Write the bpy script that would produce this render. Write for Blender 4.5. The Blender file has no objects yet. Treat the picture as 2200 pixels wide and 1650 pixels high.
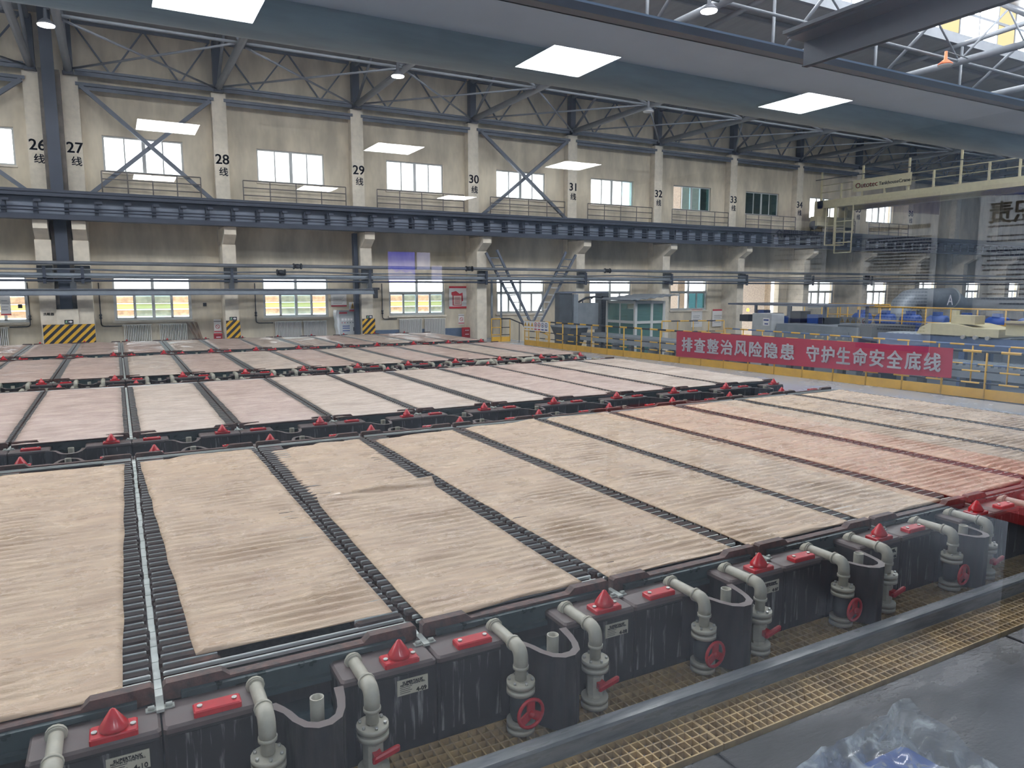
import bpy, math, random
from mathutils import Vector, Matrix, noise
R = random.Random(7)
PI = math.pi
sc = bpy.context.scene
COL = sc.collection

# ------------------------------------------------------------------ camera, sky, exposure
cam_d = bpy.data.cameras.new('camera'); cam = bpy.data.objects.new('camera', cam_d); COL.objects.link(cam)
YAW, PITCH, ROLL = 0.4976, 0.1313, 0.0003
_f = Vector((math.sin(YAW)*math.cos(PITCH), math.cos(YAW)*math.cos(PITCH), -math.sin(PITCH)))
_r = Vector((math.cos(YAW), -math.sin(YAW), 0)); _u = _r.cross(_f)
_m = Matrix((_r, _u, -_f)).transposed().to_4x4(); _m.translation = Vector((0.0, -3.6774, 2.0674))
cam.matrix_world = _m
cam_d.sensor_width = 36; cam_d.lens = 36*1555.9/2200; cam_d.clip_end = 300; cam_d.clip_start = .02
sc.camera = cam
w = bpy.data.worlds.new('sky'); sc.world = w; w.use_nodes = True
w.node_tree.nodes['Background'].inputs[0].default_value = (.93, .97, 1, 1)
w.node_tree.nodes['Background'].inputs[1].default_value = 3.0
sc.view_settings.view_transform = 'Standard'; sc.view_settings.look = 'None'
sc.view_settings.exposure = 0.4; sc.view_settings.gamma = 1; sc.view_settings.use_curve_mapping = False
sc.cycles.max_bounces = 7; sc.cycles.diffuse_bounces = 4; sc.cycles.glossy_bounces = 3
sc.cycles.transparent_max_bounces = 12; sc.cycles.use_denoising = True
sc.cycles.sample_clamp_indirect = 8
SKYLIGHT, PANEL = 22.0, 36.0           # radiance of the roof glazing and of the control-room ceiling panels

# ------------------------------------------------------------------ materials
def lin(c):
    return tuple(((v/255)/12.92 if v/255 <= .04045 else ((v/255+.055)/1.055)**2.4) for v in c)
MATS = {}
def mat(name, c, rough=.6, metal=0, var=0, scale=4, stretch=(1,1,1), bump=0, bscale=None, c2=None, spec=.5, detail=4, rvar=0, edge=(.35,.65)):
    if name in MATS: return MATS[name]
    m = bpy.data.materials.new(name); m.use_nodes = True; nt = m.node_tree; N = nt.nodes; L = nt.links
    b = N['Principled BSDF']; a = lin(c)
    b.inputs['Base Color'].default_value = (*a, 1); b.inputs['Roughness'].default_value = rough
    b.inputs['Metallic'].default_value = metal; b.inputs['Specular IOR Level'].default_value = spec
    if var or c2 or bump or rvar:
        tc = N.new('ShaderNodeTexCoord'); mp = N.new('ShaderNodeMapping'); mp.inputs['Scale'].default_value = stretch
        L.new(tc.outputs['Object'], mp.inputs['Vector'])
        nz = N.new('ShaderNodeTexNoise'); nz.inputs['Scale'].default_value = scale; nz.inputs['Detail'].default_value = detail
        nz.inputs['Roughness'].default_value = .6
        L.new(mp.outputs['Vector'], nz.inputs['Vector'])
        rp = N.new('ShaderNodeValToRGB'); L.new(nz.outputs['Fac'], rp.inputs['Fac'])
        rp.color_ramp.elements[0].position = edge[0]; rp.color_ramp.elements[1].position = edge[1]
        hi = lin(c2) if c2 else tuple(min(1, v*(1+var)) for v in a)
        lo = a if c2 else tuple(v*(1-var) for v in a)
        rp.color_ramp.elements[0].color = (*lo, 1); rp.color_ramp.elements[1].color = (*hi, 1)
        L.new(rp.outputs['Color'], b.inputs['Base Color'])
        if rvar:
            mr = N.new('ShaderNodeMapRange'); mr.inputs[1].default_value = .35; mr.inputs[2].default_value = .65
            mr.inputs[3].default_value = max(.02, rough-rvar); mr.inputs[4].default_value = min(1, rough+rvar)
            L.new(nz.outputs['Fac'], mr.inputs[0]); L.new(mr.outputs[0], b.inputs['Roughness'])
        if bump:
            n2 = N.new('ShaderNodeTexNoise'); n2.inputs['Scale'].default_value = bscale or scale*3; n2.inputs['Detail'].default_value = 5
            L.new(mp.outputs['Vector'], n2.inputs['Vector'])
            bp = N.new('ShaderNodeBump'); bp.inputs['Strength'].default_value = bump; bp.inputs['Distance'].default_value = .02
            L.new(n2.outputs['Fac'], bp.inputs['Height']); L.new(bp.outputs['Normal'], b.inputs['Normal'])
    MATS[name] = m; return m
def emit(name, c, s):
    if name in MATS: return MATS[name]
    m = bpy.data.materials.new(name); m.use_nodes = True; nt = m.node_tree; nt.nodes.clear()
    e = nt.nodes.new('ShaderNodeEmission'); o = nt.nodes.new('ShaderNodeOutputMaterial')
    e.inputs[0].default_value = (*lin(c), 1); e.inputs[1].default_value = s
    nt.links.new(e.outputs[0], o.inputs[0]); MATS[name] = m; return m
def thin_glass(name, tint=(255,255,255), gain=1.8, cloudy=0.0, ccol=(220,225,225), rough=0.0):
    """a pane: mirror reflection by Fresnel, the rest passes straight through (optionally a little milky)"""
    m = bpy.data.materials.new(name); m.use_nodes = True; nt = m.node_tree; N = nt.nodes; L = nt.links; N.clear()
    o = N.new('ShaderNodeOutputMaterial'); t = N.new('ShaderNodeBsdfTransparent'); g = N.new('ShaderNodeBsdfGlossy')
    t.inputs[0].default_value = (*lin(tint), 1); g.inputs['Roughness'].default_value = rough
    f = N.new('ShaderNodeLayerWeight'); f.inputs[0].default_value = .5
    pw = N.new('ShaderNodeMath'); pw.operation = 'POWER'; pw.inputs[1].default_value = 5; L.new(f.outputs['Facing'], pw.inputs[0])
    mu = N.new('ShaderNodeMath'); mu.operation = 'MULTIPLY_ADD'; mu.inputs[1].default_value = gain*.96; mu.inputs[2].default_value = gain*.04; mu.use_clamp = True
    L.new(pw.outputs[0], mu.inputs[0]); mx = N.new('ShaderNodeMixShader')
    L.new(mu.outputs[0], mx.inputs[0])
    base = t
    if cloudy:
        d = N.new('ShaderNodeBsdfDiffuse'); d.inputs[0].default_value = (*lin(ccol), 1)
        m2 = N.new('ShaderNodeMixShader'); m2.inputs[0].default_value = cloudy
        L.new(t.outputs[0], m2.inputs[1]); L.new(d.outputs[0], m2.inputs[2]); base = m2
    L.new(base.outputs[0], mx.inputs[1]); L.new(g.outputs[0], mx.inputs[2]); L.new(mx.outputs[0], o.inputs[0])
    MATS[name] = m; return m

M = dict(
 wall=mat('plaster_wall', (208,196,174), .85, var=.22, scale=.9, stretch=(1,1,.35), bump=.15, bscale=6),
 wall_low=mat('blue_wall_base', (92,108,132), .6, var=.1),
 conc=mat('concrete_column', (222,212,194), .85, var=.10, scale=2.5, bump=.1),
 roof=mat('roof_sheet', (150,150,150), .7, var=.08, scale=.5, stretch=(6,1,1)),
 steel=mat('blue_grey_steel', (100,106,118), .5, var=.12, scale=3),
 steel_d=mat('dark_blue_steel', (58,64,78), .5, var=.12, scale=3),
 truss=mat('grey_truss_paint', (120,124,130), .5, var=.08, scale=3),
 white=mat('white_steel', (200,200,198), .5),
 pvc_w=mat('window_frame', (190,192,190), .4),
 tank=mat('polymer_concrete', (46,40,41), .45, c2=(30,30,34), scale=5, stretch=(4,4,.7), bump=.1, rvar=.15),
 streak=mat('streaked_tank_face', (36,33,36), .5, c2=(150,148,146), scale=9, stretch=(4,4,.3), edge=(.56,.72), detail=6),
 rim=mat('tank_rim', (94,81,78), .5, var=.18, scale=8, rvar=.15),
 red=mat('red_plastic', (190,34,44), .25, var=.12, scale=20, spec=.6),
 redw=mat('red_paint_wheel', (176,20,34), .4, var=.1, scale=20),
 pipe=mat('beige_plastic_pipe', (172,168,152), .4, var=.14, scale=8, c2=None, rvar=.1),
 pipe_d=mat('valve_body_dark', (45,50,54), .4, var=.15, scale=12),
 bolt=mat('bolt_steel', (190,190,185), .3, metal=.8),
 bar=mat('dark_electrode', (44,32,30), .6, c2=(96,64,54), scale=7, spec=.2, edge=(.5,.75)),
 rust=mat('rusty_copper_lug', (104,74,66), .55, c2=(70,58,56), scale=16, bump=.2, metal=.2),
 silver=mat('cathode_bar_steel', (205,208,205), .3, metal=.6),
 insul=mat('pale_insulator', (212,218,212), .55, var=.08, scale=20),
 liquid=mat('dark_electrolyte', (26,44,50), .08),
 teal=mat('dark_teal_sheet', (56,70,72), .4, var=.2, scale=10, rvar=.15),
 plate=mat('name_plate', (188,182,162), .5, var=.06),
 ink=mat('black_ink', (30,30,34), .6),
 navy=mat('navy_paint', (38,48,72), .6),
 grate=mat('yellow_grating', (196,166,112), .6, c2=(150,126,88), scale=5),
 kerb=mat('grey_kerb', (124,126,126), .4, c2=(84,89,94), scale=4, stretch=(.6,4,4), rvar=.15),
 floor=mat('hall_floor_paint', (176,184,196), .22, c2=(146,155,170), scale=.8, rvar=.12),
 floor_d=mat('dark_lower_floor', (84,90,98), .5, var=.15, scale=1.5),
 wet=mat('wet_black_mat', (17,19,23), .42, c2=(62,62,62), scale=1.5, stretch=(.7,1.6,1), detail=9, rvar=.3, bump=.3, bscale=26, edge=(.46,.62), spec=.3),
 under=mat('dark_pit', (30,32,34), .8),
 yellow=mat('yellow_paint', (222,172,62), .4, var=.08, scale=3),
 paleyel=mat('pale_yellow_crane', (204,194,156), .45, var=.06),
 black=mat('black_paint', (38,40,46), .5),
 hazy=mat('hazard_yellow', (226,174,40), .5, var=.08, scale=6),
 banner=mat('red_banner', (176,44,66), .7, var=.06, scale=2),
 white_ink=mat('white_lettering', (238,232,234), .7),
 grey=mat('grey_machine', (126,132,138), .5, var=.12, scale=2),
 greyl=mat('light_grey_cabinet', (178,180,180), .45, var=.05),
 greyd=mat('dark_grey_machine', (74,78,82), .5, var=.15, scale=2),
 blue=mat('blue_machine', (46,84,160), .45, var=.1),
 bluec=mat('blue_grey_conveyor', (92,112,150), .45, var=.1),
 brick=mat('outside_brick', (140,126,112), .8, var=.2, scale=12),
 duct=mat('galvanised_duct', (140,148,156), .45, var=.08, metal=.2),
 radi=mat('radiator_white', (214,212,206), .4),
 board=mat('brown_boards', (132,112,96), .7, var=.15),
 sign=mat('white_sign', (228,226,224), .5),
 signred=mat('sign_red', (186,40,54), .5),
 signyel=mat('sign_yellow', (226,176,60), .5),
 signblue=mat('sign_blue', (44,66,130), .5),
 green=mat('exit_green', (24,60,44), .4),
 rustpipe=mat('outdoor_rust', (206,176,148), .7, var=.25, scale=5),
 outyel=mat('outdoor_yellow', (250,232,150), .6),
 outwhite=mat('outdoor_white', (235,235,230), .6),
 slab=mat('grey_steel_deck', (160,180,202), .55, var=.05, scale=1),
 tubeg=mat('greenish_pipe_lagging', (128,144,148), .5, var=.14, scale=3, stretch=(.4,3,3)),
 greenb=mat('green_edge_channel', (28,88,84), .5),
 ibeam=mat('dark_i_beam', (74,80,90), .5, var=.06),
 cr_wall=mat('control_room_wall', (156,170,184), .8),
 cr_ceil=mat('control_room_ceiling', (216,222,228), .9),
 cr_floor=mat('control_room_floor', (128,132,138), .5),
 redtop=mat('red_table_top', (176,20,22), .5),
 wood=mat('table_leg_grey', (90,90,92), .5),
 paper=mat('poster_white', (250,252,252), .7),
 posterblue=mat('poster_blue', (24,56,140), .6),
 boxblue=mat('blue_crate', (58,104,190), .4, var=.12, scale=3),
 plastic_w=mat('white_plastic_sheet', (226,228,230), .35, bump=.5, bscale=9),
 orange=mat('orange_lamp', (230,120,70), .4),
 lampm=mat('lamp_housing', (96,98,104), .4, metal=.3),
 cable=mat('black_cable', (40,42,46), .5),
)
M['pane'] = thin_glass('observation_glass', gain=2.2)
M['wglass'] = thin_glass('window_pane_clear', gain=1.0)
M['wteal'] = thin_glass('window_pane_teal', tint=(222,243,247), gain=1.0, cloudy=.12, ccol=(190,225,232))
M['wdark'] = thin_glass('window_pane_dark', tint=(110,140,142), gain=1.0)
M['cabglass'] = thin_glass('cabin_glass', tint=(176,214,208), gain=1.2, cloudy=.22, ccol=(150,195,190))
M['film'] = thin_glass('clear_plastic_film', tint=(245,248,250), gain=1.3, cloudy=.30, ccol=(215,222,224), rough=.12)
_nt = M['film'].node_tree; _mx = [n for n in _nt.nodes if n.type == 'MIX_SHADER' and not n.inputs[0].is_linked][0]
_tc = _nt.nodes.new('ShaderNodeTexCoord'); _nz = _nt.nodes.new('ShaderNodeTexNoise'); _mr = _nt.nodes.new('ShaderNodeMapRange')      # milky streaks; the cloudiness also stands in for bright wrinkle highlights
_nz.inputs['Scale'].default_value = 4.5; _nz.inputs['Detail'].default_value = 6; _nz.inputs['Distortion'].default_value = 2.2
for _i, _v in enumerate((.46,.68,.06,.8)): _mr.inputs[_i+1].default_value = _v
_nt.links.new(_tc.outputs['Object'], _nz.inputs['Vector']); _nt.links.new(_nz.outputs['Fac'], _mr.inputs[0]); _nt.links.new(_mr.outputs[0], _mx.inputs[0])
M['skyl'] = emit('roof_glazing', (244,249,255), SKYLIGHT)
M['skyly'] = emit('roof_glazing_yellowed', (250,222,165), SKYLIGHT*.05)
M['skyfill'] = emit('added_fill_strip', (244,249,255), SKYLIGHT*.25)  # glow of the strip added to brighten the near cells
M['skyl2'] = M['skyl']
M['panel'] = emit('ceiling_panel_diffuser', (240,247,255), PANEL)
M['lampe'] = emit('high_bay_lens', (255,252,255), 12)
M['screen'] = emit('screen_blue', (80,80,235), 3.0)
M['screen2'] = emit('screen_pale', (190,190,235), 2.6)
M['warnl'] = emit('beacon_glow', (255,170,60), 4)

# cloth: tan filter cloth with wet, glossy patches
def cloth_mat(name, c, c2, rough):
    m = bpy.data.materials.new(name); m.use_nodes = True; nt = m.node_tree; N = nt.nodes; L = nt.links
    b = N['Principled BSDF']; tc = N.new('ShaderNodeTexCoord')
    def nz(scale, st, det=5):
        mp = N.new('ShaderNodeMapping'); mp.inputs['Scale'].default_value = st; L.new(tc.outputs['Object'], mp.inputs['Vector'])
        n = N.new('ShaderNodeTexNoise'); n.inputs['Scale'].default_value = scale; n.inputs['Detail'].default_value = det
        n.inputs['Roughness'].default_value = .65
        L.new(mp.outputs['Vector'], n.inputs['Vector']); return n
    n1 = nz(2.2, (1,2.5,1)); rp = N.new('ShaderNodeValToRGB'); L.new(n1.outputs['Fac'], rp.inputs[0])
    rp.color_ramp.elements[0].position = .32; rp.color_ramp.elements[1].position = .68
    rp.color_ramp.elements[0].color = (*lin(c2), 1); rp.color_ramp.elements[1].color = (*lin(c), 1)
    L.new(rp.outputs[0], b.inputs['Base Color'])
    n2 = nz(3.2, (1,1.6,1), 7); mr = N.new('ShaderNodeMapRange')
    for i, v in enumerate((.46,.62,rough,.09)): mr.inputs[i+1].default_value = v
    L.new(n2.outputs['Fac'], mr.inputs[0]); L.new(mr.outputs[0], b.inputs['Roughness'])
    n3 = nz(9, (.5,3.2,1), 6); n4 = nz(60, (1,1,1), 3)
    ad = N.new('ShaderNodeMath'); ad.operation = 'MULTIPLY_ADD'; ad.inputs[1].default_value = .12
    L.new(n4.outputs['Fac'], ad.inputs[0]); L.new(n3.outputs['Fac'], ad.inputs[2])
    bp = N.new('ShaderNodeBump'); bp.inputs['Strength'].default_value = .55; bp.inputs['Distance'].default_value = .02
    L.new(ad.outputs[0], bp.inputs['Height']); L.new(bp.outputs[0], b.inputs['Normal'])
    b.inputs['Specular IOR Level'].default_value = .7
    return m
CLOTH = [cloth_mat('tan_cloth', (214,186,154), (188,158,130), .45), cloth_mat('pinkish_cloth', (210,186,172), (186,160,148), .26),
         cloth_mat('pale_cloth', (214,196,180), (192,172,156), .26)]

# ------------------------------------------------------------------ mesh helpers
class MB:
    def __init__(s): s.v = []; s.f = []; s.mi = []; s.sm = []
    def add(s, vs, fs, mi=0, smooth=False):
        o = len(s.v); s.v += [tuple(p) for p in vs]
        for f in fs: s.f.append(tuple(i+o for i in f)); s.mi.append(mi); s.sm.append(smooth)
        return s
    def box(s, x0, x1, y0, y1, z0, z1, mi=0):
        return s.add([(x0,y0,z0),(x1,y0,z0),(x1,y1,z0),(x0,y1,z0),(x0,y0,z1),(x1,y0,z1),(x1,y1,z1),(x0,y1,z1)],
            [(3,2,1,0),(4,5,6,7),(0,1,5,4),(1,2,6,5),(2,3,7,6),(3,0,4,7)], mi)
    def bev(s, x0, x1, y0, y1, z0, z1, b, mi=0):
        """box with chamfered top edges and vertical edges"""
        def ring(e, z): return [(x0+e+b,y0+e,z),(x1-e-b,y0+e,z),(x1-e,y0+e+b,z),(x1-e,y1-e-b,z),(x1-e-b,y1-e,z),(x0+e+b,y1-e,z),(x0+e,y1-e-b,z),(x0+e,y0+e+b,z)]
        vs = ring(0,z0)+ring(0,z1-b)+ring(b,z1); fs = [tuple(range(7,-1,-1)), tuple(range(16,24))]
        for k in (0,8):
            for i in range(8): fs.append((k+i, k+(i+1)%8, k+8+(i+1)%8, k+8+i))
        return s.add(vs, fs, mi)
    def beam(s, a, b, wd, ht, mi=0, up=(0,0,1)):
        a = Vector(a); b = Vector(b); d = (b-a).normalized(); u = Vector(up)
        if abs(d.dot(u)) > .98: u = Vector((0,1,0))
        r = d.cross(u).normalized(); u = r.cross(d)
        vs = [p + r*(sx*wd/2) + u*(sz*ht/2) for p in (a,b) for sx, sz in ((-1,-1),(1,-1),(1,1),(-1,1))]
        return s.add(vs, [(3,2,1,0),(4,5,6,7),(0,1,5,4),(1,2,6,5),(2,3,7,6),(3,0,4,7)], mi)
    def tube(s, pts, r, n=8, mi=0, cap=True, bands=None):
        pts = [Vector(p) for p in pts]; k = len(pts); rs = r if isinstance(r, (list,tuple)) else [r]*k
        vs = []; prev = None
        for i, p in enumerate(pts):
            d = ((pts[min(i+1,k-1)]-p).normalized() + (p-pts[max(i-1,0)]).normalized())
            d = d.normalized() if d.length > 1e-6 else Vector((0,0,1))
            if prev is None:
                u = Vector((0,0,1)) if abs(d.z) < .9 else Vector((0,1,0))
            else: u = prev
            x = d.cross(u).normalized(); u = x.cross(d).normalized(); prev = u
            for j in range(n):
                a = 2*PI*j/n; vs.append(p + (x*math.cos(a) + u*math.sin(a))*rs[i])
        o = len(s.v); s.v += [tuple(p) for p in vs]
        for i in range(k-1):
            m = bands[i] if bands else mi
            for j in range(n):
                s.f.append((o+i*n+j, o+i*n+(j+1)%n, o+(i+1)*n+(j+1)%n, o+(i+1)*n+j)); s.mi.append(m); s.sm.append(True)
        if cap:
            s.f.append(tuple(o+j for j in range(n-1,-1,-1))); s.mi.append(bands[0] if bands else mi); s.sm.append(False)
            s.f.append(tuple(o+(k-1)*n+j for j in range(n))); s.mi.append(bands[-1] if bands else mi); s.sm.append(False)
        return s
    def lathe(s, prof, n=16, at=(0,0,0), mi=0, axis='z', smooth=True, cap=True):
        """prof: (radius, height) pairs"""
        vs = []
        for r, h in prof:
            for j in range(n):
                a = 2*PI*j/n; c, t = r*math.cos(a), r*math.sin(a)
                vs.append({'z':(c,t,h),'y':(c,h,t),'x':(h,c,t)}[axis])
        vs = [(at[0]+p[0], at[1]+p[1], at[2]+p[2]) for p in vs]; fs = []
        for i in range(len(prof)-1):
            for j in range(n): fs.append((i*n+j, i*n+(j+1)%n, (i+1)*n+(j+1)%n, (i+1)*n+j))
        s.add(vs, fs, mi, smooth)
        o = len(s.v)-len(vs)
        if cap and prof[0][0] > 1e-5: s.f.append(tuple(o+j for j in range(n-1,-1,-1))); s.mi.append(mi); s.sm.append(False)
        if cap and prof[-1][0] > 1e-5: s.f.append(tuple(o+(len(prof)-1)*n+j for j in range(n))); s.mi.append(mi); s.sm.append(False)
        return s
    def prism(s, poly, a0, a1, axis='x', mi=0):
        """poly in the two other axes (in order), extruded along axis"""
        def P(a, p): return {'x':(a,p[0],p[1]),'y':(p[0],a,p[1]),'z':(p[0],p[1],a)}[axis]
        n = len(poly); vs = [P(a0,p) for p in poly]+[P(a1,p) for p in poly]
        fs = [tuple(range(n-1,-1,-1)), tuple(range(n,2*n))]+[(i,(i+1)%n,n+(i+1)%n,n+i) for i in range(n)]
        return s.add(vs, fs, mi)
    def ring(s, outer, inner, z0, z1, mi=0, mtop=None):
        n = len(outer); vs = [(x,y,z0) for x,y in outer]+[(x,y,z1) for x,y in outer]+[(x,y,z0) for x,y in inner]+[(x,y,z1) for x,y in inner]
        so = [(i,i+1,n+i+1,n+i) for i in range(n-1)]; si = [(2*n+i+1,2*n+i,3*n+i,3*n+i+1) for i in range(n-1)]
        tp = [(n+i,n+i+1,3*n+i+1,3*n+i) for i in range(n-1)]; bt = [(i+1,i,2*n+i,2*n+i+1) for i in range(n-1)]
        en = [(0,n,3*n,2*n),(n-1,3*n-1,4*n-1,2*n-1)]
        o = len(s.v); s.add(vs, so+si+bt+en, mi, False)
        for f in tp: s.f.append(tuple(o+i for i in f)); s.mi.append(mi if mtop is None else mtop); s.sm.append(False)
        return s
    def quad(s, a, b, c, d, mi=0): return s.add([a,b,c,d], [(0,1,2,3)], mi)
    def mesh(s, name, mats):
        me = bpy.data.meshes.new(name); me.from_pydata(s.v, [], s.f)
        for m in (mats if isinstance(mats, (list,tuple)) else [mats]): me.materials.append(m)
        me.polygons.foreach_set('material_index', s.mi); me.polygons.foreach_set('use_smooth', s.sm)
        me.update(); return me
    def build(s, name, mats, parent=None, loc=None):
        return link(name, s.mesh(name, mats), parent, loc)
def link(name, me, parent=None, loc=None):
    o = bpy.data.objects.new(name, me); COL.objects.link(o)
    if parent: o.parent = parent
    if loc: o.location = loc
    return o
def tag(o, label, cat, group=None, kind=None):
    o['label'] = words_of(label); o['category'] = cat
    if group: o['group'] = group
    if kind: o['kind'] = kind
    return o
def thing(name, label, cat, loc=(0,0,0), rz=0, group=None):
    o = bpy.data.objects.new(name, None); COL.objects.link(o); o.location = loc; o.rotation_euler = (0,0,rz)
    o.empty_display_size = .1
    return tag(o, label, cat, group)
def struct(name, mb, m):
    o = mb.build(name, m); o['kind'] = 'structure'; return o
def dup(root, label=None, loc=None, rz=None, group=None):
    r = root.copy(); COL.objects.link(r)
    if loc is not None: r.location = loc
    if rz is not None: r.rotation_euler = (0,0,rz)
    if label: r['label'] = words_of(label)
    if group: r['group'] = group
    for ch in list(root.children):
        c = ch.copy(); COL.objects.link(c); c.parent = r
        for g in list(ch.children):
            d = g.copy(); COL.objects.link(d); d.parent = c
    return r
_T = {}
def text_mesh(body, bold=.0):
    k = (body, bold)
    if k in _T: return _T[k]
    cu = bpy.data.curves.new('lettering', 'FONT'); cu.body = body; cu.align_x = 'CENTER'; cu.align_y = 'CENTER'
    cu.extrude = .004; cu.resolution_u = 3
    o = bpy.data.objects.new('lettering', cu); COL.objects.link(o)
    dg = bpy.context.evaluated_depsgraph_get(); me = bpy.data.meshes.new_from_object(o.evaluated_get(dg))
    bpy.data.objects.remove(o); bpy.data.curves.remove(cu)
    if bold:                              # heavier strokes: the same outlines laid over each other, slightly shifted
        vs = [v.co.copy() for v in me.vertices]; fs = [tuple(p.vertices) for p in me.polygons]; V2, F2 = [], []
        for dx, dy in ((-bold,0),(bold,0),(0,bold*.7),(0,-bold*.7),(-bold*.7,bold*.5),(bold*.7,-bold*.5),(bold*.7,bold*.5),(-bold*.7,-bold*.5)):
            o = len(V2); V2 += [(v.x+dx, v.y+dy, v.z) for v in vs]; F2 += [tuple(i+o for i in f) for f in fs]
        me = bpy.data.meshes.new('lettering'); me.from_pydata(V2, [], F2)
    xs = [v.co.x for v in me.vertices] or [0]; ys = [v.co.y for v in me.vertices] or [0]
    wd = max(xs)-min(xs) or 1; cx = (max(xs)+min(xs))/2; hh = max(ys)-min(ys) or 1; cy = (max(ys)+min(ys))/2
    for v in me.vertices: v.co.x -= cx; v.co.y -= cy
    _T[k] = (me, wd, hh); return _T[k]
def text(name, body, m, center, right, up, width=None, height=None, parent=None, bold=.0):
    """lettering centred at `center`; `right` and `up` are its directions"""
    me, wd, hh = text_mesh(body, bold); me = me.copy(); me.materials.clear(); me.materials.append(m)
    if height is None: height = hh*width/wd
    if width is None: width = wd*height/hh
    rr = Vector(right).normalized(); uu = Vector(up); uu = (uu - rr*uu.dot(rr)).normalized(); nn = rr.cross(uu)
    mw = Matrix((rr*(width/wd), uu*(height/hh), nn)).transposed().to_4x4(); mw.translation = Vector(center)
    me.transform(mw); return link(name, me, parent)
ORD = ['first','second','third','fourth','fifth','sixth','seventh','eighth','ninth','tenth','eleventh','twelfth','thirteenth','fourteenth','fifteenth','sixteenth']
CNW = {25:'twenty-five',26:'twenty-six',27:'twenty-seven',28:'twenty-eight',29:'twenty-nine',30:'thirty',31:'thirty-one',32:'thirty-two',33:'thirty-three',34:'thirty-four',35:'thirty-five',36:'thirty-six',37:'thirty-seven',38:'thirty-eight'}
def words_of(lb):
    import re
    return re.sub(r'\b(2[5-9]|3[0-8])\b', lambda m: CNW[int(m.group())], lb)

# ------------------------------------------------------------------ the hall: floor, walls, roof
YW = 31.0                                   # inner face of the far wall
CX = [4.37+6*k for k in range(11)]          # column lines 28, 29, 30 ...
COLS = [(-2.33,'26'), (-1.08,'27')] + [(x, str(28+k)) for k, x in enumerate(CX)]
b = MB(); b.box(-24, 17.9, -.22, 31.4, -1.2, -.56); b.box(17.9, 74, -.22, 5.0, -1.9, -.56); struct('floor_hall', b, M['floor'])
b = MB(); b.box(17.9, 74, 5.0, 31.4, -1.9, -1.7); struct('floor_lower_hall', b, M['floor_d'])
b = MB(); b.box(-24, 74, -.95, -.22, -1.2, -1.0); struct('floor_pit', b, M['under'])
b = MB(); b.box(-24, 74, -3.3, -.93, -1.2, -.52); struct('floor_near', b, M['wet'])

def wall_holes(name, x0, x1, z0, z1, y0, y1, holes, m):
    xs = sorted({x0, x1, *[v for h in holes for v in h[:2]]}); b = MB()
    for a, c in zip(xs, xs[1:]):
        hs = sorted((h[2], h[3]) for h in holes if h[0] <= a+1e-6 and h[1] >= c-1e-6)
        z = z0
        for lo, hi in hs:
            if lo > z+1e-6: b.box(a, c, y0, y1, z, lo)
            z = hi
        if z1 > z+1e-6: b.box(a, c, y0, y1, z, z1)
    return struct(name, b, m)
WIN_LO, WIN_UP = [], []
WX = [-6.08] + [-.1+6*k for k in range(12)]
for k, x in enumerate(WX):
    if k not in (7,): WIN_LO.append((x, x+3, .72, 2.62))
    if k <= 9: WIN_UP.append((x, x+3, 6.80, 8.24))
DOOR = (35.7, 39.3, -1.7, 2.5)               # open gateway in the far wall, two bays right of column 33
wall_holes('wall_far', -24, 74, -1.9, 12.6, YW, YW+.4, WIN_LO+WIN_UP+[DOOR], M['wall'])
b = MB(); b.box(10.8, 16.9, 30.97, 31.0, -.56, .02); struct('baseboard_far', b, M['wall_low'])
b = MB(); b.box(74, 74.4, -3.3, 31.4, -1.9, 14.5); struct('wall_right', b, M['wall'])
b = MB(); b.box(-24.4, -24, -3.3, 31.4, -.8, 14.5); struct('wall_left', b, M['wall'])
# near wall, with the opening of the observation window the picture is taken through
wall_holes('wall_near', -24, 74, -.76, 12.6, -3.3, -3.2, [(-1.3, 2.7, .8, 3.5)], M['cr_wall'])
# roof: two slopes, a glazed ridge monitor and an unseen strip added as fill light nearer the viewer
b = MB()
for y0, z0, y1, z1 in ((31.4,12.6,17.2,13.45),(11.0,13.45,9.5,13.35),(6.0,13.12,-3.3,12.55)):
    b.prism([(y0,z0),(y1,z1),(y1,z1+.12),(y0,z0+.12)], -24, 74)
struct('ceiling_roof', b, M['roof'])
b = MB()
for i in range(46):
    x = -24+1.5*i
    for y in (11.0, 17.2): b.box(x+.04, x+1.46, y-.02, y+.02, 13.6, 15.45, 1 if i % 3 == 2 else 0)
    b.box(x+.04, x+1.46, 6.0, 9.5, 13.4, 13.44, 3)  # out of sight, added to throw more light on the near cloths
struct('skylight_roof', b, [M['skyl'], M['skyly'], M['skyl2'], M['skyfill']])
b = MB()
for y in (11.0, 17.2): b.box(45, 74, y-.06, y+.06, 13.4, 15.5)
b.box(45, 74, 6.0, 9.5, 13.4, 13.46); b.box(-24, 74, 10.8, 17.4, 15.5, 15.62)
struct('ceiling_roof_end', b, M['roof'])
b = MB()
for i in range(66):
    x = -24+1.5*i
    for y in (11.0, 17.2): b.box(x-.04, x+.04, y-.06, y+.06, 13.4, 15.5)
    b.box(x-.04, x+.04, 6.0, 9.5, 13.3, 13.4)
for y in (11.0, 17.2):
    for z in (13.5, 14.5, 15.47): b.box(-24, 74, y-.07, y+.07, z-.06, z+.06)
    b.box(-24, 74, y-.1, y+.1, 13.1, 13.5)
for y in (6.0, 9.5): b.box(-24, 74, y-.05, y+.05, 13.2, 13.4)
struct('trim_skylight_bars', b, M['truss'])
b = MB()
for y, z in ((29,12.7),(26.4,12.86),(23,13.06),(19.5,13.28),(4,12.9)): b.box(-24, 74, y-.06, y+.06, z-.16, z)
struct('trim_purlins', b, M['truss'])

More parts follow.
